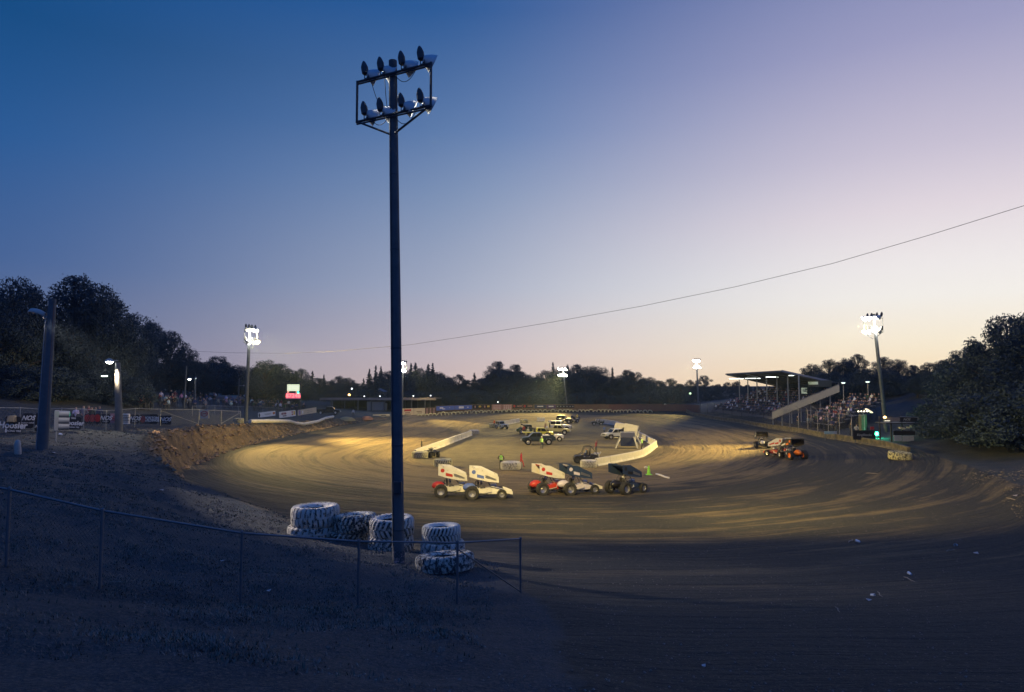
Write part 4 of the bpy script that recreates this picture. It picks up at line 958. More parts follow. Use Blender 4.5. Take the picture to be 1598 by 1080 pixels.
# green tinted work lamp beneath
# grandstand ----------------------------------------------------------
conc = material('grey concrete steps', (.16, .16, .165), .9, var=.2)
gs = empty('covered_grandstand', (50, 148, gz(50, 148)), 0, 'covered grandstand with a sloping roof on tall posts along the right straight', 'grandstand'); G0 = gs.location
def gl(x, y, z): return Vector((x, y, z)) - G0
Y0, Y1 = 131, 170
tr = MB()
NT = 11
for k in range(NT):
    x0 = 49.5 + k * 1.25; z = 3.2 + k * .45
    tr.box(gl(x0 + .62, (Y0 + Y1) / 2, (z + 1.5) / 2), (1.26, Y1 - Y0, z - 1.5))
tr.build('steps', conc, gs)
for k in range(NT):
    x0 = 49.5 + k * 1.25; z = 3.2 + k * .45
    MB().box(gl(x0 + .85, (Y0 + Y1) / 2, z + .36), (.35, Y1 - Y0 - .6, .06)).build('bench', plank, gs)
rf = MB(); front = (52.6, 11.95); back_ = (64.5, 9.3)
for k in range(40):
    ya = Y0 + 2 + (Y1 - Y0 - 4) * k / 40 - .0; yb = ya + (Y1 - Y0 - 4) / 40
    zb = .03 * (k % 2)
    vs = [gl(front[0], ya, front[1] + zb), gl(back_[0], ya, back_[1] + zb), gl(back_[0], yb, back_[1] + zb), gl(front[0], yb, front[1] + zb)]
    vs += [v - Vector((0, 0, .14)) for v in vs]
    rf.add(vs, [(0, 1, 2, 3), (7, 6, 5, 4), (0, 4, 5, 1), (1, 5, 6, 2), (2, 6, 7, 3), (3, 7, 4, 0)])
rf.build('roof', material('dark roof sheet', (.07, .075, .085), .6, .2), gs)
bm_ = MB()
for k in range(8):
    y = Y0 + 2.4 + (Y1 - Y0 - 4.8) * k / 7
    p, q = gl(front[0] + .1, y, front[1] - .30), gl(back_[0], y, back_[1] - .30); d_ = q - p
    bm_.box((p + q) / 2, (d_.length, .12, .28), rot=Euler((0, -math.atan2(d_.z, d_.x), 0)))
bm_.build('rafters', material('painted rafter', (.12, .12, .13), .6), gs)
MB().box(gl(front[0] - .02, (Y0 + Y1) / 2, front[1] - .12), (.1, Y1 - Y0 - 3.8, .32)).build('fascia', material('painted rafter', (.12, .12, .13)), gs)
pA, pB = gl(front[0] - .1, Y0 + 1.9, front[1] - .05), gl(back_[0] + .1, Y0 + 1.9, back_[1] - .05); dG = pB - pA
MB().box((pA + pB) / 2, (dG.length, .08, .34), rot=Euler((0, -math.atan2(dG.z, dG.x), 0))).build('lit_gable_edge', material('pale grey edge light', (.34, .35, .38), .5), gs)  # pale grey stands in for light catching the near roof edge
cream_p = material('cream painted post', (.42, .42, .38), .5, var=.1)
for k in range(7):
    y = 131.5 + (166 - 131.5) * (k / 6) ** 1.05
    zf = front[1] + (55.2 - front[0]) / (back_[0] - front[0]) * (back_[1] - front[1]) - .35
    MB().cyl(gl(55.2, y, 5.2), gl(55.2, y, zf), .13, n=10).build('post', cream_p, gs, True)
for px_, py_, y in ((1149, 591, 166), (1174.5, 590.6, 158), (1205, 588.4, 146), (1242, 586, 134)):
    p = at(px_, py_, y); p.z = min(p.z, 11.2)
    f_ = MB().box(p - G0, (.25, 2.6 if y < 150 else 3.4, .12), bev=.03, rot=Euler((0, 0, R(58)))).build('tube_light', tube_lit, gs)
MB().box(gl(64.6, (Y0 + Y1) / 2, 6.2), (.2, Y1 - Y0 - 4, 6.0)).build('back_wall', dark_steel, gs)
part_box(gs, 'press_box', gl(60.5, 134.5, 9.4), (2.5, 5, 1.3), material('olive boards', (.14, .14, .10)), .05)
part_box(gs, 'press_box_window', gl(59.2, 134.4, 9.5), (.08, 4.2, .55), glow('dim booth window', (.75, .9, .5), .22))
part_box(gs, 'notice_panel', gl(58.8, 137.6, 8.0), (.1, 2.6, 1.2), glow('dim booth window', (.75, .9, .5), .22))
# access ramp with corrugated side
rp = empty('stair_ramp', on(45.5, 120), 0, 'long grey stair ramp with a corrugated side climbing right beside the grandstand', 'stair')
P0, P1 = at(1205, 649, 121), at(1310, 606, 116); o0 = rp.location; d_ = P1 - P0
r1 = MB(); n = 44
for k in range(n):
    a, c = P0.lerp(P1, k / n) - o0, P0.lerp(P1, (k + 1) / n) - o0
    yo = .04 * (k % 2)
    vs = [a + Vector((0, yo, -.6)), c + Vector((0, yo, -.6)), c + Vector((0, yo, .65)), a + Vector((0, yo, .65))]; vs += [v + Vector((0, .05, 0)) for v in vs]
    r1.add(vs, [(0, 1, 2, 3), (7, 6, 5, 4), (0, 4, 5, 1), (2, 6, 7, 3), (1, 5, 6, 2), (3, 7, 4, 0)])
r1.build('side_panel', material('grey corrugated sheet', (.30, .31, .34), .5, .3, var=.1), rp)
st_ = MB()
for k in range(26):
    a = P0.lerp(P1, (k + .5) / 26) - o0; st_.box(a + Vector((0, .95, -.62)), (d_.x / 26 * 1.02, 1.7, .16))
st_.build('treads', conc, rp)
for k in range(7):
    a = P0.lerp(P1, (k + .3) / 7); zg_ = gz(a.x, a.y + .9); MB().box(Vector((a.x, a.y + .95, (a.z - .6 + zg_) / 2)) - o0, (.16, .16, max(.3, a.z - .6 - zg_ + .3))).build('leg', galv, rp)
MB().tube([P0 - o0 + Vector((0, .0, .75)), P1 - o0 + Vector((0, 0, .75))], .04, 6).build('handrail', galv, rp)
# open bleachers
bl = empty('open_bleachers', on(50, 109), 0, 'uncovered rising seats packed with people right of the stair ramp', 'bleachers'); o0 = bl.location
BY0, BY1 = 103.5, 115; tr = MB(); NB = 8
def bseat(k): return 49.3 + k * .95, 3.4 + k * .50
for k in range(NB):
    x0, z = bseat(k); tr.box(Vector((x0 + .3, (BY0 + BY1) / 2, z)) - o0, (.34, BY1 - BY0, .06)); tr.box(Vector((x0 - .25, (BY0 + BY1) / 2, z - .42)) - o0, (.5, BY1 - BY0, .05))
tr.build('benches', galv, bl)
for y in np.linspace(BY0 + .3, BY1 - .3, 8):
    fr = MB(); x0, z0_ = bseat(0); x1, z1_ = bseat(NB - 1)
    fr.cyl(Vector((x0 - .3, y, z0_ - .5)) - o0, Vector((x1 + .4, y, z1_ - .5)) - o0, .06, n=6)
    for xx, zz in ((x0, z0_), ((x0 + x1) / 2, (z0_ + z1_) / 2), (x1, z1_)):
        zb_ = gz(xx, y) - .2; fr.cyl(Vector((xx, y, min(zb_, zz - .7))) - o0, Vector((xx, y, zz - .5)) - o0, .05, n=6)
    fr.build('frame', dark_steel, bl)
# judges tower right of the pole
Dt = 86; g = at(1398, 690, Dt); g.z = gz(g.x, g.y); tw = empty('starters_stand', g, 0, 'dim two-level stand with a NOS sign near the right pole', 'stand')
def tl_(px_, py_, y=0): p = at(px_, py_, Dt); return Vector((p.x, p.y + y, p.z)) - g
def rect(root, nm, x0, y0, x1, y1, m, dy=0, th=.08, bev=0):
    a, c = tl_(x0, y0, dy), tl_(x1, y1, dy); return MB().box((a + c) / 2, (abs(c.x - a.x), th, abs(a.z - c.z)), bev=bev).build(nm, m, root)
for px_ in (1379, 1397, 1414): MB().box((tl_(px_, 650, 1).x, 1, (tl_(0, 650).z) / 2 - .2), (.14, .14, tl_(0, 650).z + .4)).build('post', dark_steel, tw)
rect(tw, 'upper_panel', 1386, 651.5, 1405, 657.5, material('grey slats', (.22, .20, .20), .6), .1)
sg = rect(tw, 'sign_panel', 1404, 651, 1432, 658.5, K_, .2); lettering('NOS', .42, material('dim white', (.4, .42, .45)), sg, Matrix.Translation(tl_(1416, 654.8, .15)) @ Matrix.Rotation(R(90), 4, 'X'), shear=.3, bold=.01)
MB().tube([tl_(1405, 650.5), tl_(1433, 651.3), tl_(1432.5, 656)], .05, 6).build('trim', galv, tw)
rect(tw, 'deck', 1378, 659.5, 1434, 661, dark_steel, .6, 2.4)
rect(tw, 'lower_panel', 1394.5, 679.5, 1406.5, 688, material('pale grey panel', (.34, .37, .44), .6), -.1); rect(tw, 'lower_panel', 1407.5, 679.8, 1425.5, 688.8, material('pale grey panel', (.34, .37, .44)), -.1)
rect(tw, 'lower_board', 1394, 672, 1428, 679, K_, 0)
MB().lathe([(.001, -.2), (.16, -.1), (.2, 0), (.001, .15)], 10, Matrix.Translation(tl_(1379.5, 650.8, -.2))).build('amber_lamp', glow('sodium lamp', (1, .55, .15), 9), tw)
part_box(tw, 'tube_lamp', tl_(1384, 656.6, -.1), (.65, .08, .09), glow('dim tube', (1, .95, .7), 1.0))
b_ = MB()
for (x_, y_) in ((1407, 668), (1412, 669), (1419, 667.5), (1424, 666)): b_.box(tl_(x_, y_, .3), (.34, .3, .22), bev=.05, rot=Euler((0, R(random.uniform(-30, 30)), 0)))
b_.build('paper_bags', white_sheet, tw)
def small_board(px0, py0, px1, py1, D, lab, m, texts=(), nm='board'):
    a, c = at(px0, py0, D), at(px1, py1, D); mid = (a + c) / 2; g_ = Vector((mid.x, D, gz(mid.x, D)))
    r_ = empty(nm, g_, 0, lab, 'board'); w_, h_ = c.x - a.x, a.z - c.z; zc = mid.z - g_.z
    MB().box((0, 0, zc), (w_, .06, h_)).build('sheet', m, r_)
    for s_ in (-.4, .4): MB().box((s_ * w_, .08, (zc - h_ / 2) / 2 + .1), (.08, .08, max(.3, zc + .3))).build('post', wood, r_)
    for t_, s_ in texts: lettering(t_, s_, material('dim white', (.4, .42, .45)), r_, Matrix.Translation((0, -.04, zc)) @ Matrix.Rotation(R(90), 4, 'X'), shear=.2, bold=.004)
    return r_
small_board(1331, 671.5, 1366, 686, 90, 'black board with white handwriting left of the green signal lamp', K_, [('KingShocks', .42)])
small_board(1286, 673, 1306, 677.5, 97, 'plain pale board lying behind the catch fence', material('pale grey panel', (.34, .37, .44)))
small_board(1358, 666, 1364, 670.5, 91, 'small red box on a post left of the right floodlight pole', RD)
g = at(1352, 690, 93); g.z = gz(g.x, g.y); hut = empty('ticket_booth', g, 0, 'narrow booth lit by a string of small bulbs left of the right pole', 'booth')
zt_ = at(1352, 645, 93).z - g.z
MB().box((0, .8, zt_ / 2 - .2), (.75, .8, zt_), bev=.03).build('column', material('olive boards', (.14, .14, .10)), hut)
for k in range(4):
    p = at(1339.5 + k * 4.6, 641.9, 92.6) - g; MB().lathe([(.001, -.11), (.1, -.04), (.1, .05), (.001, .1)], 8, Matrix.Translation(p)).build('bulb', glow('warm bulb', (1, .8, .6), 4), hut)
MB().tube([at(1338, 641.5, 92.6) - g, at(1357, 640.5, 92.6) - g], .02, 4).build('string', cable_m, hut)
part_box(hut, 'lit_awning', at(1356, 641, 92.5) - g, (.95, .5, .14), glow('warm awning', (1, .75, .45), 1.1), 0, Euler((0, R(32), 0)))
# tank and hill houses beyond the far fence
Dk = 225; p = at(928, 626.5, Dk); zg_ = gz(p.x, p.y); tk = empty('storage_tank', (p.x, p.y, zg_), R(6), 'pinkish horizontal tank on a frame beyond the far fence', 'tank')
MB().lathe([(.001, -2.7), (.9, -2.55), (1.0, -2.3), (1.0, 2.3), (.9, 2.55), (.001, 2.7)], 16, Matrix.Translation((0, 0, p.z - zg_)) @ Matrix.Rotation(R(90), 4, 'Y')).build('shell', material('pink primer', (.40, .22, .20), .6), tk, True)
for x_ in (-1.7, 1.7): MB().box((x_, 0, (p.z - zg_ - .9) / 2), (.3, 1.4, p.z - zg_ - .7)).build('leg', dark_steel, tk)
for (px0, px1, pyt, pyb, D, lab) in [(1010, 1085, 606, 612, 265, 'long low pale-roofed house on the rise behind the far right fence'), (757, 775, 596, 601, 270, 'pale roof showing between the trees left of centre'), (575, 600, 606, 611, 240, 'pale low roof among the trees above the open shelter')]:
    a, c = at(px0, pyt, D), at(px1, pyb, D); mid = (a + c) / 2; g_ = Vector((mid.x, D, gz(mid.x, D))); r_ = empty('house', g_, 0, lab, 'house', 'houses among the far trees')
    w_ = c.x - a.x; h_ = c.z - g_.z; hr = a.z - g_.z
    MB().box((0, 3, h_ / 2), (w_ * .9, 7, h_)).build('wall', material('pale wall', (.20, .19, .20), .8), r_)
    MB().loft([[(-w_ / 2, -1, h_ - .1), (0, -1, hr), (w_ / 2, -1, h_ - .1), (0, -1, h_ - .35)], [(-w_ / 2, 7.5, h_ - .1), (0, 7.5, hr), (w_ / 2, 7.5, h_ - .1), (0, 7.5, h_ - .35)]]).build('roof', material('pale shingles', (.22, .21, .23), .8, var=.3), r_)
    for k in range(max(2, int(w_ / 5))): MB().box((-w_ * .4 + k * w_ * .8 / max(1, int(w_ / 5) - 1), -.52, h_ - 1.3), (.9, .06, 1.0)).build('window', glass_dark, r_)

# ------------------------------------------------------------------ people
PM = [skin_m, shirt, denim, hair_m]
def person_mesh(name, J, bones, smooth=True, sub=1):
    """J: name -> (x, y, z, radius); bones: (a, b, material index). Grown with the skin modifier from the pelvis."""
    names = list(J); idx = {n: i for i, n in enumerate(names)}
    me = bpy.data.meshes.new(name); me.from_pydata([J[n][:3] for n in names], [(idx[a], idx[b]) for a, b, _ in bones], [])
    ob = bpy.data.objects.new(name, me); COL.objects.link(ob)
    mod = ob.modifiers.new('s', 'SKIN'); mod.use_smooth_shade = True
    for i, n in enumerate(names):
        r = J[n][3]; sv = me.skin_vertices[0].data[i]; sv.radius = r if isinstance(r, tuple) else (r, r); sv.use_root = (n == 'pelvis')
    if sub: m2 = ob.modifiers.new('b', 'SUBSURF'); m2.levels = sub; m2.render_levels = sub
    dg = bpy.context.evaluated_depsgraph_get(); out = bpy.data.meshes.new_from_object(ob.evaluated_get(dg)); out.name = name
    bpy.data.objects.remove(ob)
    out.materials.clear(); [out.materials.append(m) for m in PM]
    segs = [(Vector(J[a][:3]), Vector(J[b][:3]), m, (J[a][3] if not isinstance(J[a][3], tuple) else J[a][3][0])) for a, b, m in bones]
    for p in out.polygons:
        c = p.center; best = 1e9
        for a, b, m, r in segs:
            d = b - a; t_ = max(0, min(1, (c - a).dot(d) / max(d.length_squared, 1e-9))); q = (a + d * t_ - c).length - r * .5
            if q < best: best = q; p.material_index = m
    # hair and cap line
    hd = Vector(J['head'][:3]); tp = Vector(J['crown'][:3]); up = (tp - hd).normalized()
    for p in out.polygons:
        v = p.center - hd
        if v.length < .2 and p.material_index == 0 and (v.dot(up) > .055 or (v.y > .03 and v.dot(up) > -.04)): p.material_index = 3
    return out
def skeleton(pose='stand', fingers=True, wide=1.0):
    J = {}; B = []
    seat = pose.startswith('sit')
    zp = .98 if not seat else .52
    J['pelvis'] = (0, 0, zp, (.145 * wide, .11)); J['waist'] = (0, 0, zp + .16, (.125 * wide, .10)); J['chest'] = (0, .01, zp + .36, (.165 * wide, .12)); J['neckb'] = (0, .01, zp + .50, (.085, .075))
    J['neck'] = (0, 0, zp + .56, .055); J['head'] = (0, -.015, zp + .66, (.078, .092)); J['crown'] = (0, -.005, zp + .745, (.066, .075))
    J['nose'] = (0, -.105, zp + .655, .012)
    B += [('pelvis', 'waist', 1), ('waist', 'chest', 1), ('chest', 'neckb', 1), ('neckb', 'neck', 0), ('neck', 'head', 0), ('head', 'crown', 0), ('head', 'nose', 0)]
    for s, n in ((-1, 'l'), (1, 'r')):
        sh = Vector((s * .19 * wide, .01, zp + .44))
        if pose == 'arms_up': el, wr = sh + Vector((s * .18, -.10, .20)), sh + Vector((s * .10, -.18, .46))
        elif pose == 'one_arm' and s > 0: el, wr = sh + Vector((.14, -.10, .18)), sh + Vector((.22, -.16, .44))
        elif pose == 'hips': el, wr = sh + Vector((s * .17, .06, -.26)), sh + Vector((s * -.02, -.10, -.38))
        elif seat: el, wr = sh + Vector((s * .06, -.06, -.28)), sh + Vector((s * -.04, -.30, -.32))
        elif pose == 'crossed': el, wr = sh + Vector((s * .06, -.05, -.28)), sh + Vector((s * -.16, -.22, -.20))
        else: el, wr = sh + Vector((s * .06, .03, -.29)), sh + Vector((s * .07, -.03, -.55))
        J['sh' + n] = (*sh, .062); J['el' + n] = (*el, .045); J['wr' + n] = (*wr, .03)
        hd = (wr - el).normalized(); pm = wr + hd * .055; J['pa' + n] = (*pm, (.038, .02))
        B += [('chest', 'sh' + n, 1), ('sh' + n, 'el' + n, 1), ('el' + n, 'wr' + n, 1), ('wr' + n, 'pa' + n, 0)]
        if fingers:
            side = hd.cross(Vector((0, 1, 0))); side = side.normalized() if side.length > .1 else Vector((1, 0, 0)); curl = side.cross(hd) * -1
            for k, L in enumerate((.065, .075, .070, .055)):
                b0 = pm + hd * .03 + side * (.027 - .018 * k); b1 = b0 + hd * L * .6 + curl * .008; b2 = b1 + hd * L * .4 + curl * .022
                J[f'f{k}a{n}'] = (*b0, .009); J[f'f{k}b{n}'] = (*b1, .0085); J[f'f{k}c{n}'] = (*b2, .0075)
                B += [('pa' + n, f'f{k}a{n}', 0), (f'f{k}a{n}', f'f{k}b{n}', 0), (f'f{k}b{n}', f'f{k}c{n}', 0)]
            t0 = wr + hd * .03 + side * .038; t1 = t0 + hd * .03 + side * .02; J['t0' + n] = (*t0, .011); J['t1' + n] = (*t1, .0095); B += [('wr' + n, 't0' + n, 0), ('t0' + n, 't1' + n, 0)]
        hip = Vector((s * .095, 0, zp - .07))
        if seat: kn, an = Vector((s * .13, -.44, zp - .02)), Vector((s * .12, -.46, .08))
        else:
            st_ = .10 if pose != 'walk' else .12
            kn = Vector((s * (.5 * st_ + .06), -.03 if pose != 'walk' else -.03 - s * .16, .50)); an = Vector((s * (st_ + .02), .02 if pose != 'walk' else .02 - s * .26, .09 if pose != 'walk' or s < 0 else .12))
        toe = an + Vector((s * .03, -.17, -.05))
        J['hi' + n] = (*hip, .095); J['kn' + n] = (*kn, .06); J['an' + n] = (*an, .042); J['to' + n] = (*toe, .035)
        B += [('pelvis', 'hi' + n, 2), ('hi' + n, 'kn' + n, 2), ('kn' + n, 'an' + n, 2), ('an' + n, 'to' + n, 3)]
    return J, B
POSES = {}
for ps in ('stand', 'one_arm', 'hips', 'walk', 'sit', 'crossed'):
    J, B = skeleton(ps, fingers=ps not in ('sit',)); POSES[ps] = person_mesh('person', J, B, sub=1)
LOW = {}
for ps in ('stand', 'crossed', 'sit', 'hips', 'sit_wide'):
    J, B = skeleton(ps, fingers=False, wide=1.12 if ps == 'sit_wide' else 1.0); LOW[ps] = person_mesh('person', J, B, sub=0)
denim2 = material('brown trousers', (.12, .09, .07), .8, var=.2); red_cloth = material('red cloth', (.50, .03, .05), .8, var=.15); vest_m = material('lime safety vest', (.42, .85, .14), .6, var=.05)
black_cloth = material('black cloth', (.02, .02, .025), .8)
def person(pose, loc, rz, col, label, group=None, scale=1.0, trousers=None, vest=False, cap=None, helmet=None):
    me = POSES[pose]
    if trousers: me = me.copy(); me.materials[2] = trousers
    o = bpy.data.objects.new('person', me); COL.objects.link(o); o.location = loc; o.rotation_euler = (0, 0, rz); o.scale = (scale,) * 3; o.color = (*col, 1)
    tag(o, label, 'person', group)
    zp = .98 if pose != 'sit' else .52
    if vest:
        v = MB(); prof = [(zp + .02, .175, .135), (zp + .16, .150, .125), (zp + .36, .195, .15), (zp + .46, .17, .12), (zp + .52, .10, .09)]
        v.loft([[(rx * math.cos(a), ry * math.sin(a) + .005, z) for a in np.linspace(0, 2 * math.pi, 16, endpoint=False)] for z, rx, ry in prof], caps=False); vo = v.build('vest', vest_m, o, True)
        MB().loft([[(rx * 1.02 * math.cos(a), ry * 1.02 * math.sin(a) + .005, z) for a in np.linspace(0, 2 * math.pi, 16, endpoint=False)] for z, rx, ry in ((zp + .15, .155, .13), (zp + .20, .160, .133))], caps=False).build('reflective_band', white_sheet, vo)
    if cap: MB().lathe([(.112, -.01), (.11, .04), (.08, .10), (.001, .125)], 12, Matrix.Translation((0, 0, zp + .70))).box((0, -.13, zp + .70), (.15, .12, .012)).build('cap', cap, o, True)
    if helmet:
        h = MB(); h.lathe([(.001, -.14), (.10, -.13), (.14, -.05), (.145, .03), (.12, .11), (.06, .15), (.001, .155)], 14, Matrix.Translation((0, 0, zp + .68))); ho = h.build('helmet', helmet, o, True)
        MB().box((0, -.115, zp + .69), (.18, .08, .07), bev=.02).build('visor', glass_dark, ho)
    return o
Wc, Kc, Bc, Gc = (.65, .65, .66), (.03, .03, .035), (.10, .18, .45), (.3, .3, .32)
person('hips', hit(782, 732.5), R(170), Kc, 'person in a lime vest over black clothes left of the clean white tyre', trousers=black_cloth, vest=True)
person('walk', hit(813.5, 730), R(75), (.55, .03, .06), 'person in red overalls leaning by the right side of the clean white tyre', trousers=red_cloth)
person('stand', hit(845.5, 701), R(10), (.35, .45, .3), 'person with white cap and lime vest standing alone in front of the dark pickup', vest=True, cap=white_sheet)
person('stand', hit(658, 707), R(100), Kc, 'person in black standing at the near end of the left white barrier', trousers=black_cloth)
person('crossed', hit(943, 680), R(20), (.12, .20, .45), 'person in blue standing left of the white pickup by the right barrier')
person('one_arm', hit(1001.5, 703), R(60), (.6, .62, .6), 'person in a lime vest raising an arm inside the right barrier', trousers=black_cloth, vest=True, cap=white_sheet)
person('stand', hit(771.5, 667.5), R(-40), (.75, .15, .03), 'person in orange beside the silver jeep on the far infield')
person('crossed', hit(901, 656.5), R(0), (.65, .55, .12), 'person in a pale yellow top right of the farthest parked vehicles')
person('stand', hit(878, 656), R(0), (.5, .18, .15), 'person in a rose top left of the farthest parked vehicles')
GP = 'people beside the yellow tow truck'
person('hips', hit(811.8, 679.5), R(30), (.10, .16, .12), 'person in dark green at the left end of the parked vehicles', GP)
person('stand', hit(817.5, 679), R(-10), (.6, .12, .08), 'person in red beside the left end of the parked vehicles', GP)
person('stand', hit(824.2, 683), R(20), (.62, .62, .55), 'person in a cream top behind the tail of the dark pickup', GP, cap=white_sheet)
person('one_arm', hit(851, 676), R(-50), (.45, .25, .2), 'person standing tall beside the yellow tow truck cab', GP, cap=material('maroon paint', (.2, .03, .05)))
person('stand', hit(853.5, 678), R(30), (.7, .7, .7), 'person in white between the tow truck and the white open jeep', GP)

# crowd ---------------------------------------------------------------
rngp = random.Random(5)
COLS = [('white', (.78, .78, .80)), ('black', (.03, .03, .04)), ('navy', (.05, .07, .16)), ('grey', (.22, .22, .24)), ('red', (.26, .05, .06)), ('dark', (.06, .055, .05)), ('pale blue', (.40, .46, .60)), ('pink', (.60, .33, .36)), ('dark green', (.05, .10, .06))]
WTS = [2.2, 5, 4, 3, .5, 5, 1.4, .3, .8]
crowd = []
for k in range(NB):                                     # uncovered seats
    x0, z = bseat(k); y = BY0 + .5
    while y < BY1 - .4:
        if rngp.random() < .74: crowd.append((x0 + .28, y, z + .03 - .44, R(-90) + rngp.uniform(-.5, .5), 'sit', 'open'))
        y += rngp.uniform(.55, .95)
for k in range(14):
    y = rngp.uniform(93, 118); x = rngp.uniform(48.2, 48.9); crowd.append((x, y, gz(x, y), R(-90) + rngp.uniform(-1, 1), 'stand', 'rail'))
for k in range(NT):                                     # covered stand
    x0 = 49.5 + k * 1.25; z = 3.2 + k * .45; y = Y0 + .5
    while y < Y1 - .6:
        if rngp.random() < .62: crowd.append((x0 + .8, y, z + .39 - .44, R(-90) + rngp.uniform(-.4, .4), 'sit', 'covered'))
        y += rngp.uniform(.6, 1.05)
left = []
for k in range(150):
    px_ = rngp.choice([rngp.uniform(217, 300), rngp.uniform(300, 475), rngp.uniform(330, 475)]); 
    top = np.interp(px_, [217, 300, 380, 475], [628, 624, 626, 634]); bot = np.interp(px_, [217, 300, 380, 475], [642, 641, 641, 645])
    p = hit(px_, rngp.uniform(top, bot), 60, 175); left.append((p.x, p.y, p.z, rngp.uniform(-.6, .6) + R(30), 'stand', 'left'))
for px_, py_, D in ((130, 650, 62), (138, 650, 63), (143, 650, 62.5), (149, 650, 64), (155, 650, 64), (118, 652, 60)):
    p = at(px_, py_, D); left.append((p.x, p.y, gz(p.x, p.y), R(20), 'stand', 'lfence'))
allp = left + crowd
allp.sort(key=lambda q: q[1])
AREA = {'open': 'seated on the uncovered seats right of the stair ramp', 'rail': 'standing behind the tall catch fence', 'covered': 'seated under the grandstand roof', 'left': 'standing on the grass bank on the left', 'lfence': 'standing behind the left banner fence'}
GRP = {'open': 'spectators on the uncovered seats', 'rail': 'spectators behind the catch fence', 'covered': 'spectators in the covered grandstand', 'left': 'spectators on the left bank', 'lfence': 'spectators behind the left fence'}
rest = MB(); rest_i = []; NCAP = 280
for i, (x, y, z, rz, ps, ar) in enumerate(allp):
    cn, cc = rngp.choices(COLS, WTS)[0]; cc = tuple(u * rngp.uniform(.8, 1.15) for u in cc)
    me = LOW[rngp.choice(['sit', 'sit', 'sit_wide']) if ps == 'sit' else rngp.choice(['stand', 'crossed', 'hips'])]
    s_ = rngp.uniform(.92, 1.06)
    if i < NCAP:
        o = bpy.data.objects.new('person', me); COL.objects.link(o); o.location = (x, y, z); o.rotation_euler = (0, 0, rz); o.scale = (s_,) * 3; o.color = (*cc, 1)
        tag(o, f'spectator in a {cn} top {AREA[ar]}', 'person', GRP[ar] + ' in ' + cn)
    else: rest_i.append((x, y, z, rz, s_, me, COLS.index((cn, [c for n_, c in COLS if n_ == cn][0]))))
cm = [skin_m, denim, hair_m] + [material('cloth ' + n_, c, .8, var=.15) for n_, c in COLS]
for (x, y, z, rz, s_, me, ci) in rest_i:
    M = Matrix.Translation((x, y, z)) @ Matrix.Rotation(rz, 4, 'Z') @ Matrix.Scale(s_, 4); k = len(rest.v)
    rest.v += [tuple(M @ v.co) for v in me.vertices]
    for p in me.polygons: rest.f.append(tuple(i + k for i in p.vertices)); rest.m.append({0: 0, 1: 3 + ci, 2: 1, 3: 2}[p.material_index])
if rest_i:
    me = bpy.data.meshes.new('crowd'); me.from_pydata(rest.v, [], rest.f); [me.materials.append(m) for m in cm]; me.polygons.foreach_set('material_index', rest.m); me.polygons.foreach_set('use_smooth', [True] * len(rest.f))
    o = bpy.data.objects.new('crowd', me); COL.objects.link(o); tag(o, 'distant crowd filling the back of the covered grandstand', 'crowd', kind='stuff')

# ------------------------------------------------------------------ vehicles
def wheel(root, pos, Ro, w, rim=chrome, name='wheel', side=1):
    b = MB(); M = Matrix.Translation(pos) @ Matrix.Rotation(R(90), 4, 'X'); h = w / 2; ri = Ro * .56
    b.lathe([(ri, -h * .8), (ri + (Ro - ri) * .4, -h), (Ro * .96, -h * .92), (Ro, -h * .7), (Ro, h * .7), (Ro * .96, h * .92), (ri + (Ro - ri) * .4, h), (ri, h * .8)], 26, M, closed=True)
    for i in range(22):
        a = 2 * math.pi * i / 22; c = Vector((math.cos(a) * Ro, math.sin(a) * Ro, 0)); b.box(M @ c, (.05 * Ro / .4, w * .86, .03), rot=Euler((0, -a + R(90), 0)))
    o = b.build(name, rubber, root, True)
    r = MB(); r.lathe([(.001, h * .35), (ri * .3, h * .4), (ri * .45, h * .25), (ri * .9, h * .35), (ri, h * .75), (ri, -h * .75), (ri * .9, -h * .35), (ri * .45, -h * .25), (ri * .3, -h * .4), (.001, -h * .35)], 18, M)
    for i in range(5):
        a = 2 * math.pi * i / 5; r.cyl(M @ Vector((0, 0, side * -h * .45)), M @ Vector((math.cos(a) * ri, math.sin(a) * ri, side * -h * .5)), ri * .09, n=5)
    r.build('rim', rim, o, True); return o
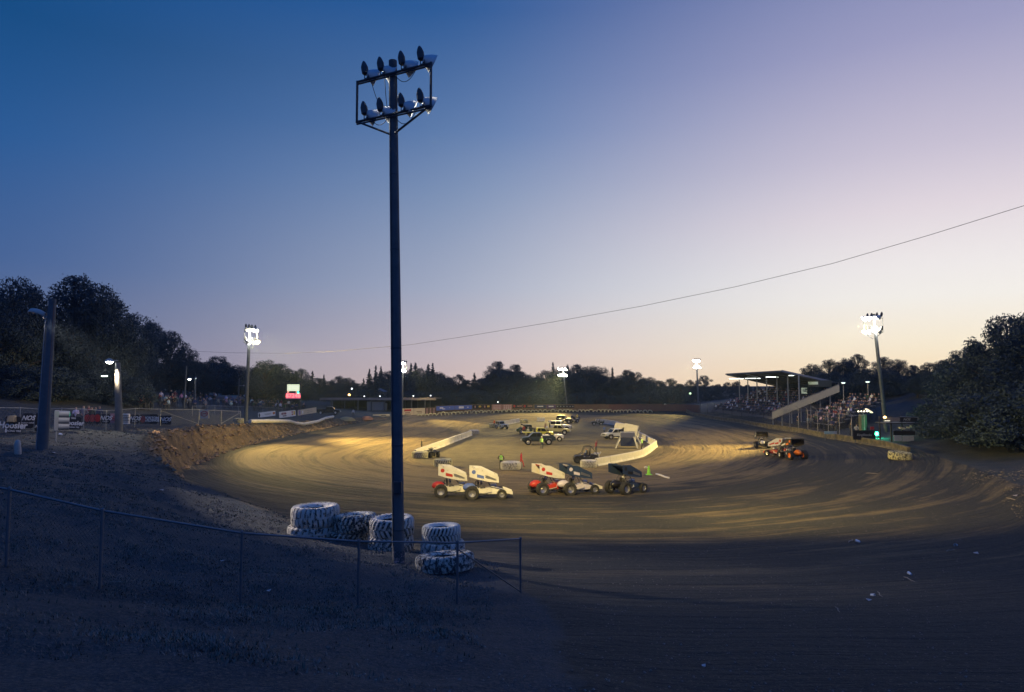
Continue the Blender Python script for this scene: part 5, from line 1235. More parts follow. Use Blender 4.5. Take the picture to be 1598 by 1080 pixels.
def sprint_car(loc, rz, wing, side, body, nose, label, num='', roll=0, panel=None, rear_cap=None, group='winged race cars on the near straight'):
    root = empty('winged_race_car', loc, rz, label, 'race car', group); root.rotation_euler = (roll, 0, rz)
    m1 = lambda n, c: material(n, c, .35, var=.08)
    WH = [(-.98, -.86, .50, .46), (-.98, .80, .48, .40), (1.22, -.74, .36, .24), (1.22, .74, .36, .24)]
    for x, y, r_, w in WH: wheel(root, (x, y, r_), r_, w, side=1 if y < 0 else -1, rim=chrome if rear_cap is None or x > 0 else rear_cap)
    f = MB()
    for s in (-1, 1):
        f.tube([(-1.3, s * .34, .45), (-.2, s * .38, .32), (1.5, s * .30, .32)], .025, 6); f.tube([(-.75, s * .36, .35), (-.72, s * .34, 1.15), (-.45, s * .30, 1.42), (.10, s * .28, 1.38), (.42, s * .34, .85), (1.45, s * .28, .62)], .025, 6)
        f.tube([(.2, s * .4, .3), (.15, s * .80, .42), (-.5, s * .80, .42), (-.55, s * .4, .3)], .02, 6)
        f.cyl((1.22, 0, .36), (1.22, s * .7, .36), .035, n=6); f.cyl((-.98, 0, .48), (-.98, s * .8, .48), .06, n=8)
        f.cyl((-.3, s * .28, 1.38), (-.5, s * .3, 1.78), .016, n=5); f.cyl((.1, s * .28, 1.36), (.35, s * .3, 1.60), .016, n=5)
    f.cyl((-.45, -.3, 1.42), (-.45, .3, 1.42), .025, n=6); f.cyl((.1, -.28, 1.38), (.1, .28, 1.38), .025, n=6)
    f.tube([(1.5, -.30, .32), (1.85, -.25, .30), (1.9, 0, .32), (1.85, .25, .30), (1.5, .30, .32)], .022, 6); f.tube([(-1.3, -.3, .4), (-1.75, -.25, .35), (-1.78, 0, .38), (-1.75, .25, .35), (-1.3, .3, .4)], .022, 6)
    f.build('chassis', dark_steel, root, True)
    b = MB()
    b.loft([[(x, y * w, z0 + (z1 - z0) * q) for y, q in ((-1, 0), (-1, .72), (-.72, 1), (.72, 1), (1, .72), (1, 0))] for x, w, z0, z1 in ((.40, .33, .30, .90), (.9, .30, .28, .78), (1.4, .25, .28, .62), (1.75, .17, .30, .50))])
    b.build('hood', body, root, True)
    b = MB(); b.prism([(-.75, .32), (.42, .30), (.42, .80), (.0, .74), (-.35, .70), (-.75, .86)], -.36, .36, inset=.06); b.build('cockpit_side', body, root)
    b = MB(); b.loft([[(x, w * math.cos(a), zc + h * math.sin(a)) for a in np.linspace(0, 2 * math.pi, 12, endpoint=False)] for x, w, zc, h in ((-.72, .26, .72, .22), (-.95, .32, .80, .30), (-1.3, .32, .82, .30), (-1.55, .24, .80, .22), (-1.66, .10, .78, .1))]); b.build('tail_tank', panel or body, root, True)
    b = MB(); b.loft([[(x, y, z) for y, z in ((-.76, z0), (.76, z0), (.76, z0 + .045), (-.76, z0 + .045))] for x, z0 in ((.78, 1.52), (.72, 1.56), (.2, 1.72), (-.35, 1.92), (-.82, 2.16), (-.86, 2.24))]); b.build('top_wing', wing, root)
    for s in (-1, 1):
        y = s * .78; b = MB(); b.prism([(-1.18, 2.34), (-.30, 2.28), (.98, 1.66), (1.0, 1.22), (.2, 1.30), (-.6, 1.48), (-1.18, 1.66)], y - .012, y + .012)
        sp = b.build('wing_side_board', side, root)
        MB().prism([(-.62, 1.86), (-.1, 1.72), (-.1, 1.52), (-.62, 1.62)], y + s * .013, y + s * .020).build('stripe', panel or red_paint, sp)
        MB().prism([(.0, 1.80), (.78, 1.50), (.80, 1.36), (.0, 1.58)], y + s * .013, y + s * .020).build('flash', nose if nose is not wing else chrome, sp)
        MB().lathe([(.001, .008), (.15, .008), (.15, 0)], 18, Matrix.Translation((-.86, y + s * .013, 2.02)) @ Matrix.Rotation(R(90 * (1 if s < 0 else -1)), 4, 'X')).build('disc_badge', panel or mblk, sp)
        if num: lettering(num, .42, black_sheet, sp, Matrix.Translation((-.78, y + s * .022, 1.93)) @ (Matrix.Rotation(R(90), 4, 'X') if s < 0 else Matrix.Rotation(R(180), 4, 'Z') @ Matrix.Rotation(R(90), 4, 'X')), bold=.012)
    b = MB(); b.loft([[(x, y, z) for y, z in ((-.46, z0), (.46, z0), (.46, z0 + .03), (-.46, z0 + .03))] for x, z0 in ((1.98, .40), (1.75, .47), (1.45, .66))])
    for s in (-1, 1): b.prism([(1.35, .78), (2.05, .52), (2.05, .30), (1.35, .44)], s * .46 - .01, s * .46 + .01)
    b.build('nose_wing', nose, root)
    MB().box((-.52, 0, .98), (.12, .34, .55), bev=.04).build('seat', black_sheet, root)
    en = MB(); en.box((.62, 0, .92), (.45, .36, .2), bev=.03)
    for s in (-1, 1): en.tube([(.5, s * .3, .62), (.45, s * .44, .5), (-.1, s * .46, .42), (-.8, s * .44, .44)], .035, 6)
    en.build('engine', alu, root, True)
    M = Matrix.Translation(loc) @ root.rotation_euler.to_matrix().to_4x4()
    p = M @ Vector((-.28, 0, .18))
    person('sit', p, rz + R(90), (.5, .1, .1) if num == 'x' else (.12, .12, .15), 'helmeted driver in the ' + label.split(' with')[0].split(',')[0][:60], 'race drivers', scale=.9, helmet=white_sheet)
    return root
mblk = material('black car paint', (.02, .02, .025), .3); mwhite = worn_paint('mud flecked white paint', (.80, .79, .77), .36, 3.5, (.24, .20, .15)); mred = material('red car paint', (.48, .05, .04), .35, var=.1); mnavy = material('navy car paint', (.03, .05, .11), .35); mblk = material('black car paint', (.02, .02, .025), .3); mviol = material('pale violet car paint', (.55, .52, .66), .4); mor = material('orange wheel cover', (.85, .20, .02), .4)
def track_car(px, py, rz, *a, **k):
    p = hit(px, py); s = k.pop('scale', .98); r = sprint_car(p, rz, *a, **k); r.scale = (s,) * 3; return r
track_car(708, 774, R(6), mwhite, mwhite, mwhite, mwhite, 'white winged race car with a red stripe, leftmost of the five', panel=red_paint)
track_car(757, 777, R(4), mwhite, mwhite, mwhite, mwhite, 'all white winged race car with a dark blue stripe, second from the left', panel=blue_paint)
track_car(857, 770, R(22), mred, mwhite, mred, mwhite, 'red and white winged race car, middle of the five', panel=mred)
track_car(900, 770, R(20), mwhite, mnavy, mviol, mwhite, 'white winged race car with navy side boards, fourth from the left', panel=mviol)
track_car(977, 769, R(38), mnavy, mnavy, mnavy, mnavy, 'dark navy winged race car, rightmost of the five', panel=mblk)
G3 = 'winged race cars in the right hand turn'
track_car(1188, 699, R(78), mblk, mblk, mnavy, mblk, 'dark winged race car with white marks, farthest of the three on the right', panel=mwhite, group=G3, scale=.95)
track_car(1216, 713, R(118), mwhite, mwhite, mred, mred, 'white and red winged race car, middle of the three on the right', panel=mred, group=G3, scale=.95)
track_car(1236, 716, R(100), mblk, mblk, mblk, mwhite, 'black winged race car with an orange wheel cover, nearest of the three on the right', panel=mor, rear_cap=mor, group=G3, scale=1.0)

def jeep(loc, rz, paint, label, top=None, group='vehicles parked in the infield', scale=1.0, spare=True):
    root = empty('jeep', loc, rz, label, 'jeep', group); root.scale = (scale,) * 3
    b = MB()
    b.prism([(-1.75, .55), (-1.75, 1.02), (-.75, 1.05), (-.70, .72), (.10, .72), (.14, 1.08), (1.35, 1.05), (1.62, .95), (1.65, .60), (1.35, .55), (1.20, .82), (.80, .82), (.62, .50), (-.62, .50), (-.78, .80), (-1.22, .80), (-1.38, .55)], -.72, .72, inset=.04)
    b.build('body', paint, root)
    for s in (-1, 1):
        for x in (1.0, -1.0): MB().loft([[(x + .52 * math.cos(a), s * .72, .42 + .50 * math.sin(a)), (x + .52 * math.cos(a), s * .92, .40 + .50 * math.sin(a)), (x + .48 * math.cos(a), s * .92, .40 + .46 * math.sin(a)), (x + .48 * math.cos(a), s * .72, .42 + .46 * math.sin(a))] for a in np.linspace(R(15), R(165), 9)]).build('fender', paint, root)
    for x in (1.0, -1.0):
        for y in (-.76, .76): wheel(root, (x, y, .40), .40, .26, side=1 if y < 0 else -1)
    w = MB(); zf = 1.62
    for s in (-1, 1): w.cyl((.16, s * .66, 1.05), (-.02, s * .62, zf), .03, n=6)
    w.cyl((-.02, -.62, zf), (-.02, .62, zf), .03, n=6); w.build('windscreen_frame', dark_steel if top is None else paint, root)
    MB().box((.07, 0, 1.34), (.015, 1.2, .46), rot=Euler((0, R(-17), 0))).build('windscreen', glass_dark, root)
    if top is None:
        r = MB()
        for s in (-1, 1): r.tube([(-.75, s * .6, 1.0), (-.72, s * .58, 1.55), (-.70, s * .5, 1.62)], .035, 6); r.cyl((-.72, s * .56, 1.55), (-1.5, s * .6, 1.02), .03, n=6)
        r.cyl((-.70, -.52, 1.62), (-.70, .52, 1.62), .035, n=6); r.build('roll_bar', dark_steel, root)
    else:
        MB().box((-.87, 0, 1.66), (1.85, 1.36, .06), bev=.03).build('roof', top, root)
        for x in (-.05, -.85, -1.72): MB().box((x, -.66, 1.34), (.08, .05, .60)).box((x, .66, 1.34), (.08, .05, .60)).build('pillar', top, root)
        MB().box((-.45, 0, 1.36), (.70, 1.30, .44)).build('side_window', glass_dark, root); MB().box((-1.28, 0, 1.36), (.80, 1.30, .44)).build('side_window', glass_dark, root)
    MB().box((1.66, 0, .78), (.05, .9, .36), bev=.02).build('grille', dark_steel, root)
    for s in (-1, 1): MB().lathe([(.001, .03), (.09, .02), (.10, 0)], 12, Matrix.Translation((1.68, s * .5, .84)) @ Matrix.Rotation(R(90), 4, 'Y')).build('headlight', chrome, root)
    MB().box((1.78, 0, .52), (.12, 1.5, .12), bev=.03).build('bumper', dark_steel, root)
    for s in (-.35, .35): MB().box((-.30, s, .95), (.45, .42, .12), bev=.04).box((-.50, s, 1.2), (.12, .42, .5), bev=.04).build('seat', black_sheet, root)
    if spare: wheel(root, (-1.9, 0, .95), .38, .22).rotation_euler = (0, 0, R(90)); CHILDREN[root.name][-1].location = (-1.9 - 0, 0, 0); CHILDREN[root.name][-1].matrix_basis = Matrix.Translation((-1.88, 0, .95)) @ Matrix.Rotation(R(90), 4, 'Z') @ Matrix.Translation((1.9, 0, -.95))
    return root
def pickup(loc, rz, paint, label, L=5.0, bed=None, lift=0.0, group='vehicles parked in the infield', boom=None, flat=False):
    root = empty('pickup_truck', loc, rz, label, 'truck', group); z = lift; R_ = .42 + lift * .3
    b = MB()
    b.prism([(2.45, .55 + z), (2.42, .95 + z), (1.35, 1.08 + z), (.75, 1.70 + z), (-.45, 1.72 + z), (-.60, 1.08 + z), (-.62, .50 + z), (.95, .50 + z), (1.08, .85 + z), (1.85, .85 + z), (2.05, .52 + z)], -.88, .88, inset=.05); b.build('cab', paint, root)
    if flat: MB().box((-1.75, 0, .92 + z), (2.3, 1.9, .12), bev=.03).build('bed', bed or paint, root)
    else:
        bd = MB(); bd.prism([(-.66, .52 + z), (-.66, 1.12 + z), (-2.7, 1.12 + z), (-2.72, .55 + z), (-2.2, .50 + z), (-2.05, .85 + z), (-1.3, .85 + z), (-1.12, .50 + z)], -.90, -.84).prism([(-.66, .52 + z), (-.66, 1.12 + z), (-2.7, 1.12 + z), (-2.72, .55 + z), (-2.2, .50 + z), (-2.05, .85 + z), (-1.3, .85 + z), (-1.12, .50 + z)], .84, .90)
        bd.box((-1.68, 0, .66 + z), (2.0, 1.68, .08)).box((-2.70, 0, .84 + z), (.06, 1.7, .56)); bd.build('bed', bed or paint, root)
    for s in (-1, 1):
        MB().prism([(1.22, 1.12 + z), (.72, 1.62 + z), (.20, 1.63 + z), (.20, 1.12 + z)], s * .885 - .006, s * .885 + .006).build('side_window', glass_dark, root)
        MB().prism([(.12, 1.12 + z), (.12, 1.63 + z), (-.40, 1.63 + z), (-.52, 1.12 + z)], s * .885 - .006, s * .885 + .006).build('side_window', glass_dark, root)
        MB().box((2.44, s * .66, .80 + z), (.06, .28, .16), bev=.02).build('headlight', chrome, root)
    MB().box((1.06, 0, 1.38 + z), (.02, 1.5, .74), rot=Euler((0, R(-44), 0))).build('windscreen', glass_dark, root)
    MB().box((2.52, 0, .58 + z), (.12, 1.8, .2), bev=.04).build('bumper', chrome, root)
    MB().box((2.45, 0, .80 + z), (.05, .9, .2)).build('grille', dark_steel, root)
    for x in (1.48, -1.68):
        for y in (-.80, .80): wheel(root, (x, y, R_), R_, .30, side=1 if y < 0 else -1)
    MB().box((0, 0, .42 + z), (4.6, .9, .14)).build('frame', dark_steel, root)
    if boom:
        b = MB(); b.box((-.9, 0, 1.3 + z), (.3, 1.2, .8), bev=.03).cyl((-.9, -.3, 1.5 + z), (-3.2, -.15, 2.3 + z), .09, n=8).cyl((-.9, .3, 1.5 + z), (-3.2, .15, 2.3 + z), .09, n=8).cyl((-3.2, -.2, 2.3 + z), (-3.2, .2, 2.3 + z), .08, n=8).cyl((-3.2, 0, 2.3 + z), (-3.2, 0, 1.2 + z), .02, n=5); b.build('tow_boom', boom, root)
    return root
def PT(name, c): return material(name, c, .4, var=.1)
jeep(hit(863.5, 688.5), R(-4), PT('white jeep paint', (.74, .72, .70)), 'white open jeep with roll bar parked in front of the yellow tow truck', scale=1.02)
pickup(hit(838.5, 694), R(184), PT('dark blue grey paint', (.03, .05, .07)), 'dark pickup with raised suspension, nearest of the vehicles parked together', lift=.16)
pickup(hit(842, 684), R(3), PT('yellow truck paint', (.45, .44, .07)), 'yellow tow truck with a boom behind the dark pickup', boom=dark_steel, flat=True, lift=.1, bed=PT('yellow truck paint', (.45, .44, .07)))
pickup(hit(869, 678), R(-8), PT('pale yellow paint', (.62, .56, .26)), 'pale yellow pickup right of the yellow tow truck', lift=.05)
jeep(hit(876, 673), R(-10), PT('light grey jeep paint', (.52, .53, .56)), 'light grey hard-topped jeep behind the white open jeep', top=PT('light grey jeep paint', (.52, .53, .56)), scale=1.2)
jeep(hit(882.5, 660.5), R(-20), PT('black jeep paint', (.025, .03, .04)), 'black jeep at the far right end of the parked row', top=black_sheet, scale=1.1)
jeep(hit(893, 659.5), R(200), PT('steel grey jeep paint', (.16, .18, .22)), 'steel grey open jeep at the very end of the parked row', scale=1.0)
pickup(hit(826, 677), R(180), PT('dark green paint', (.03, .07, .05)), 'dark green flatbed truck left of the yellow tow truck', flat=True, bed=dark_steel)
jeep(hit(783, 669.5), R(-60), PT('silver blue jeep paint', (.30, .36, .42)), 'silver blue jeep standing apart beside the short far barrier', top=PT('silver blue jeep paint', (.30, .36, .42)), scale=.95)
pickup(hit(962, 685), R(200), PT('white pickup paint', (.62, .62, .60)), 'white pickup with a dark cargo beside the leaning white panels', bed=PT('white pickup paint', (.62, .62, .60)))
o = MB().box((0, 0, 0), (1.7, 1.3, .9), bev=.12).box((.2, 0, .5), (.9, 1.1, .4), bev=.1).build('tarpaulin_load', black_sheet); o.location = hit(962, 685) + Vector((1.45, .45, 1.2)); o.rotation_euler = (0, 0, R(20)); tag(o, 'dark covered load on the bed of the white pickup', 'load')
jeep(hit(932, 663.5), R(180), PT('dark olive paint', (.06, .07, .05)), 'small dark jeep at the far end of the curved white barrier', scale=.8)
def quad(loc, rz, label, paint, scale=1.0):
    root = empty('quad_bike', loc, rz, label, 'quad bike'); root.scale = (scale,) * 3
    for x in (-.6, .6):
        for y in (-.45, .45): wheel(root, (x, y, .30), .30, .26, rim=dark_steel)
    MB().prism([(-.9, .55), (-.9, .72), (-.3, .80), (.1, .72), (.45, .86), (.85, .70), (.9, .52), (.3, .45), (-.3, .45)], -.22, .22, inset=.1).build('body', paint, root)
    for s in (-1, 1):
        for x in (-.6, .6): MB().box((x, s * .42, .66), (.6, .34, .05), bev=.02).build('fender', paint, root)
    MB().box((-.35, 0, .86), (.7, .3, .14), bev=.05).build('seat', black_sheet, root)
    MB().tube([(.30, -.36, 1.05), (.38, -.15, 1.08), (.40, 0, .95), (.38, .15, 1.08), (.30, .36, 1.05)], .02, 6).build('handlebar', dark_steel, root)
    MB().box((.86, 0, .66), (.10, .5, .14), bev=.03).build('front_rack', dark_steel, root)
    return root
quad(hit(674, 714), R(-60), 'black quad bike parked beside the near end of the left white barrier', PT('black quad plastic', (.02, .022, .03)), 1.15)
# buggy with two people
bg = hit(915, 723); bug = empty('sand_buggy', bg, R(178), 'black sand buggy with a roll cage and two people beside the right barrier', 'buggy')
for x in (-1.05, 1.1):
    for y in (-.8, .8): wheel(bug, (x, y, .46), .46 if x < 0 else .42, .36, rim=dark_steel)
MB().prism([(-1.3, .55), (-1.35, .95), (-.6, 1.05), (-.4, .7), (.45, .7), (.6, .95), (1.45, .78), (1.5, .55), (.6, .42), (-.6, .42)], -.55, .55, inset=.08).build('body', PT('black buggy paint', (.02, .022, .03)), bug)
cg = MB()
for s in (-1, 1): cg.tube([(1.2, s * .5, .8), (.55, s * .62, 1.15), (.25, s * .58, 1.95), (-.5, s * .58, 2.0), (-1.3, s * .5, 1.0)], .035, 6); cg.tube([(-.45, s * .6, .7), (-.5, s * .58, 2.0)], .035, 6)
for x, z in ((.25, 1.95), (-.5, 2.0), (.55, 1.15)): cg.cyl((x, -.6, z), (x, .6, z), .035, n=6)
cg.build('roll_cage', dark_steel, bug, True)
MB().box((-1.2, 0, .95), (.6, .6, .45), bev=.06).cyl((-1.5, .2, 1.0), (-1.7, .2, 1.3), .05).build('engine', alu, bug, True)
for s in (-.3, .3): MB().box((-.1, s, .85), (.45, .42, .14), bev=.04).box((-.35, s, 1.15), (.12, .42, .6), bev=.04).build('seat', black_sheet, bug)
person('sit', bg + Vector((.05, .3, .42)), R(-92), (.08, .16, .40), 'person in a blue top seated on the right of the black buggy')
person('sit', bg + Vector((.05, -.3, .42)), R(-92), Kc, 'person in black seated on the near side of the black buggy')
person('one_arm', bg + Vector((1.25, .75, 1.0)), R(-60), (.28, .06, .09), 'person in maroon standing up at the back of the black buggy', scale=.86)

# leaning white panels and the splayed-leg rig by the right barrier
g = hit(977, 700); rig = empty('ramp_stand', g, R(-6), 'grey platform on splayed white legs standing inside the right barrier', 'stand')
rig.scale = (.80, .80, .80)
legm = material('grey white steel', (.36, .36, .36), .6)
part_box(rig, 'deck', (0.4, 2.2, 2.3), (2.6, 2.4, .9), material('grey panel', (.24, .25, .28), .6, var=.2), .05)
for a, c in (((-.7, 1.4, 2.2), (-1.9, -.6, 0)), ((1.4, 1.3, 2.2), (2.0, -.7, 0)), ((1.5, 3.3, 2.2), (2.4, 4.2, 0)), ((-.7, 3.3, 2.2), (-1.6, 4.2, 0)), ((1.9, 1.8, 2.2), (3.0, .3, 0))):
    MB().cyl(a, c, .13, .10, 8).build('leg', legm, rig, True)
part_box(rig, 'top_rail', (.4, 2.2, 2.82), (2.8, .12, .12), legm); part_box(rig, 'base_plate', (.2, -.4, .06), (3.6, .5, .1), dark_steel)
part_box(rig, 'skirt', (.35, .6, 1.1), (2.6, .06, 1.6), material('navy tarpaulin', (.03, .04, .07), .7), rot=Euler((R(-22), 0, 0)))
for (px_, py_, w_, h_, rz_, ry_, lab) in [(969, 684.5, 3.6, 2.6, R(-48), R(10), 'tall white panel leaning behind the white pickup'), (980.5, 690.5, 3.0, 2.9, R(-56), R(14), 'tall white panel leaning against the grey platform')]:
    g = hit(px_, py_); o = MB().box((0, 0, h_ / 2), (w_, .14, h_), bev=.03).box((0, -.10, h_ * .8), (w_ * .96, .06, .1)).box((0, -.10, h_ * .2), (w_ * .96, .06, .1)).box((w_ * .3, .5, h_ * .38), (.1, .1, h_ * .95), rot=Euler((R(-26), 0, 0))).build('leaning_panel', concrete)
    o.location = g; o.rotation_euler = (R(-12), ry_ * .4, rz_); tag(o, lab, 'panel', 'white panels by the right barrier')
# cone, hose, litter
g = hit(1012.5, 741); o = MB().lathe([(.20, 0), (.20, .03), (.15, .04), (.11, .35), (.06, .68), (.03, .70), (.001, .70)], 14).box((0, 0, .02), (.48, .48, .04)).build('traffic_cone', material('lime cone plastic', (.28, .75, .08), .5), None, True); o.location = g; o.scale = (1.25,) * 3
tag(o, 'lime green cone on the track right of the navy race car', 'cone')
g = hit(1008, 731.5); o = MB().lathe([(.001, 0), (.16, .02), (.2, .12), (.12, .24), (.001, .27)], 8).build('stone', concrete, None, True); o.location = g; tag(o, 'pale lump on the dirt just above the lime cone', 'stone')
pts_ = hp((1024, 741), (1030, 742.5), (1038, 745.5), (1044, 747)); pts_ = [p + Vector((0, 0, .06)) for p in pts_]
o = MB().tube(pts_, .09, 6).build('white_pole', white_sheet, None, True); tag(o, 'thin white pole lying on the track right of the lime cone', 'pole')
# dark car and yellow mound by the pit entrance
pickup(on(*at(513, 655, 152)[:2]), R(10), PT('black van paint', (.02, .022, .03)), 'dark truck at the pit entrance behind the right end of the white pipe', group=None)
person('stand', on(*at(551, 655, 150)[:2]), R(0), Wc, 'person in white standing at the pit entrance left of the cream board')
for px_, py_, s_, lab, m_ in ((540, 657, 1.5, 'low yellowish heap at the pit entrance', material('yellow sacking', (.40, .32, .16), .9)), (572, 655, 1.1, 'low reddish heap left of the long cream board', material('red earth', (.26, .14, .11), .95))):
    g = hit(px_, py_); b = MB(); b.loft([[(s_ * rr_ * (1 + .15 * math.sin(3 * a + k)) * math.cos(a), .7 * s_ * rr_ * math.sin(a), zz) for a in np.linspace(0, 2 * math.pi, 14, endpoint=False)] for k, (rr_, zz) in enumerate(((1.2, -.1), (1.1, .25), (.8, .55), (.3, .75)))]); o = b.build('heap', m_, None, True); o.location = g; tag(o, lab, 'heap')
LG = 'litter scattered on the ground'
for (px_, py_, kind, lab) in [(348, 878, 'paper', 'small white scrap behind the chain link fence left of the pole'), (419, 926, 'paper', 'pinkish scrap low behind the foreground fence'), (434, 832, 'cup', 'pale cup left of the leftmost tyre stack'), (1422, 898, 'cup', 'white bottle-like scrap on the dark ground at lower right'), (1418, 907, 'stick', 'pale stick beside the bottle-like scrap at lower right'),
                              (1359, 930, 'cup', 'crumpled white cup on the dark ground at lower right'), (1356, 939, 'paper', 'small flat scrap under the crumpled cup'), (1372, 929.5, 'stick', 'thin pale stick right of the crumpled cup'), (1493, 852, 'cup', 'white wrapper near the right edge of the track'), (1484, 861, 'stick', 'long pale stick near the right edge'),
                              (1342, 847, 'cup', 'white bottle on the lit ruts at right'), (1328, 847, 'stick', 'thin straw beside the white bottle on the ruts'), (1523, 865, 'paper', 'small crumpled wrapper beyond the long pale stick'), (1584, 775, 'paper', 'white scrap close to the right edge of the picture'), (1580, 781, 'stick', 'short stick close to the right edge of the picture'), (1308, 954, 'stick', 'grey twig at the bottom right'),
                              (1098, 1043, 'paper', 'dull scrap at the bottom in the dirt'), (181, 914, 'stick', 'pale twig low behind the left part of the fence'), (97, 679, 'cup', 'white cup on the grass right of the thick pole'), (83, 708, 'paper', 'tiny scrap at the foot of the thick pole'), (252, 767, 'paper', 'pink scrap on the grass in the middle of the left field'), (1360, 740, 'stick', 'short pale stick at the dark right end of the track')]:
    g = hit(px_, py_); sc_ = g.y / 22; b = MB()
    if kind == 'cup': b.lathe([(.001, 0), (.035, 0), (.048, .13), (.044, .13), (.03, .01)], 10, Matrix.Rotation(R(80), 4, 'X')); m_ = material('white litter', (.75, .76, .78), .5); nm = 'cup'
    elif kind == 'paper': b.add([(-.08, -.05, .01), (.07, -.06, .03), (.09, .05, .015), (-.06, .07, .05), (0, 0, .035)], [(0, 1, 4), (1, 2, 4), (2, 3, 4), (3, 0, 4)]); b.add([(-.08, -.05, .0), (.07, -.06, .02), (.09, .05, .005), (-.06, .07, .04)], [(3, 2, 1, 0)]); m_ = material('scrap paper', (.55, .48, .46), .8); nm = 'paper_scrap'
    else: b.tube([(-.22, 0, .02), (-.08, .02, .03), (.1, -.01, .025), (.24, .03, .02)], [.008, .012, .011, .006], 5); m_ = material('bleached stick', (.36, .30, .24), .8); nm = 'stick'
    o = b.build(nm, m_, None, True); o.location = g + Vector((0, 0, .02)); o.rotation_euler = (0, 0, random.uniform(0, 6)); s_ = min(1.7, max(.45, sc_)) * (1.0 if kind != 'stick' else 1.2); o.scale = (s_,) * 3
    tag(o, lab, 'litter' if kind != 'stick' else 'stick')

# ------------------------------------------------------------------ trees
leaf_mats = [material('dark oak leaves', (.030, .052, .072), .8, var=.45, scale=.6), material('dark conifer needles', (.028, .050, .072), .8, var=.4, scale=.6), material('olive leaves', (.036, .058, .074), .8, var=.45, scale=.6)]
bark = material('bark', (.06, .055, .052), .9, var=.3)
def leaf_mesh(name, pts, nrm, size, m, rs):
    n = len(pts); pts = np.asarray(pts); a = rs.normal(size=(n, 3)); a /= np.linalg.norm(a, axis=1)[:, None]
    b = np.cross(a, rs.normal(size=(n, 3))); b /= np.linalg.norm(b, axis=1)[:, None]
    s = size * rs.uniform(.55, 1.25, n)[:, None]; a = a * s; b = b * s * .62
    v = np.stack([pts - a, pts - b * .9 + a * .1, pts + a, pts + b * .9 - a * .1], 1).reshape(-1, 3)
    me = bpy.data.meshes.new(name); me.vertices.add(4 * n); me.vertices.foreach_set('co', v.ravel()); me.loops.add(4 * n); me.loops.foreach_set('vertex_index', np.arange(4 * n, dtype=np.int32))
    me.polygons.add(n); me.polygons.foreach_set('loop_start', np.arange(0, 4 * n, 4, dtype=np.int32)); me.update(calc_edges=True); me.materials.append(m); return me
def broad(seed, H=12.0, spread=.42, base=.16, n_cl=34, leaves=760, cl_r=.135, size=.135, m=0, openness=0.0):
    rs = np.random.RandomState(seed); rnd = random.Random(seed); W = H * spread
    tr = MB(); tr.tube([(0, 0, -.8), (0, 0, H * .06), (rnd.uniform(-.2, .2), rnd.uniform(-.2, .2), H * .3), (rnd.uniform(-.4, .4), rnd.uniform(-.4, .4), H * .6), (rnd.uniform(-.5, .5), 0, H * .86)], [H * .034, H * .026, H * .02, H * .012, H * .004], 8)
    cl = []
    for i in range(n_cl):
        u = (i + .5) / n_cl; zz = base + (1 - base) * (.06 + .92 * u); prof = math.sin(math.pi * min(1, max(.0, (zz - base) / (1 - base)) ** .75 * .93 + .07)) ** .6
        a = i * 2.4 + rnd.uniform(-.5, .5); r = W * prof * rnd.uniform(.30, 1.0); c = np.array([r * math.cos(a), r * math.sin(a), zz * H * .95]); rr_ = H * cl_r * rnd.uniform(.55, 1.15) * (.55 + .45 * prof)
        cl.append((c, rr_)); s0 = Vector((0, 0, H * max(.12, zz - .28))); tr.tube([s0, s0.lerp(Vector(c), .55) + Vector((0, 0, .2)), Vector(c)], [H * .011, H * .007, H * .002], 5)
    P = []
    for c, rr_ in cl:
        n = int(leaves * (rr_ / (H * cl_r)) ** 2); d = rs.normal(size=(n, 3)); d /= np.linalg.norm(d, axis=1)[:, None]
        rad = rr_ * rs.uniform(.25, 1.0, n) ** .45; rad *= 1 + .35 * np.sin(d[:, 0] * 5 + seed) * np.cos(d[:, 2] * 6) * 1.0
        q = c + d * rad[:, None] * np.array([1.15, 1.15, .8]); P.append(q)
        k = int(n * .05); d2 = np.clip(rs.normal(size=(k, 3)), -1.3, 1.3); P.append(c + d2 * rr_ * .66)
    P = np.concatenate(P); P = P[P[:, 2] > H * base * .5]
    if openness: P = P[rs.uniform(size=len(P)) > openness]
    return tr.build('trunk', bark, None, True).data, leaf_mesh('crown', P, None, size, leaf_mats[m], rs)
def conifer(seed, H=14.0, w=.20, leaves=5200, size=.24):
    rs = np.random.RandomState(seed); rnd = random.Random(seed); tr = MB(); tr.tube([(0, 0, -.8), (0, 0, H * .5), (0, 0, H * .99)], [H * .02, H * .012, .02], 8)
    P = []; z = H * .08
    while z < H * .985:
        t_ = z / H; nb = rnd.randint(4, 7); Lb = H * w * (1 - t_) ** .8 + .12
        for k in range(nb):
            a = rnd.uniform(0, 6.28); L = Lb * rnd.uniform(.55, 1.15); e = np.array([math.cos(a) * L, math.sin(a) * L, -L * .18]); n = max(5, int(leaves / 300 * L))
            u = rs.uniform(.05, 1, n)[:, None]; sp = (.16 + .22 * (1 - u)) * L * .55; P.append(np.array([0, 0, z]) + e * u + rs.normal(size=(n, 3)) * sp * np.array([.5, .5, .42]))
            tr.cyl((0, 0, z), (e[0] * .8, e[1] * .8, z + e[2] * .8), .03, .01, 4, caps=False)
        z += H * .022 * rnd.uniform(.8, 1.3)
    return tr.build('trunk', bark, None, True).data, leaf_mesh('crown', np.concatenate(P), None, size, leaf_mats[1], rs)
def snag(): pass
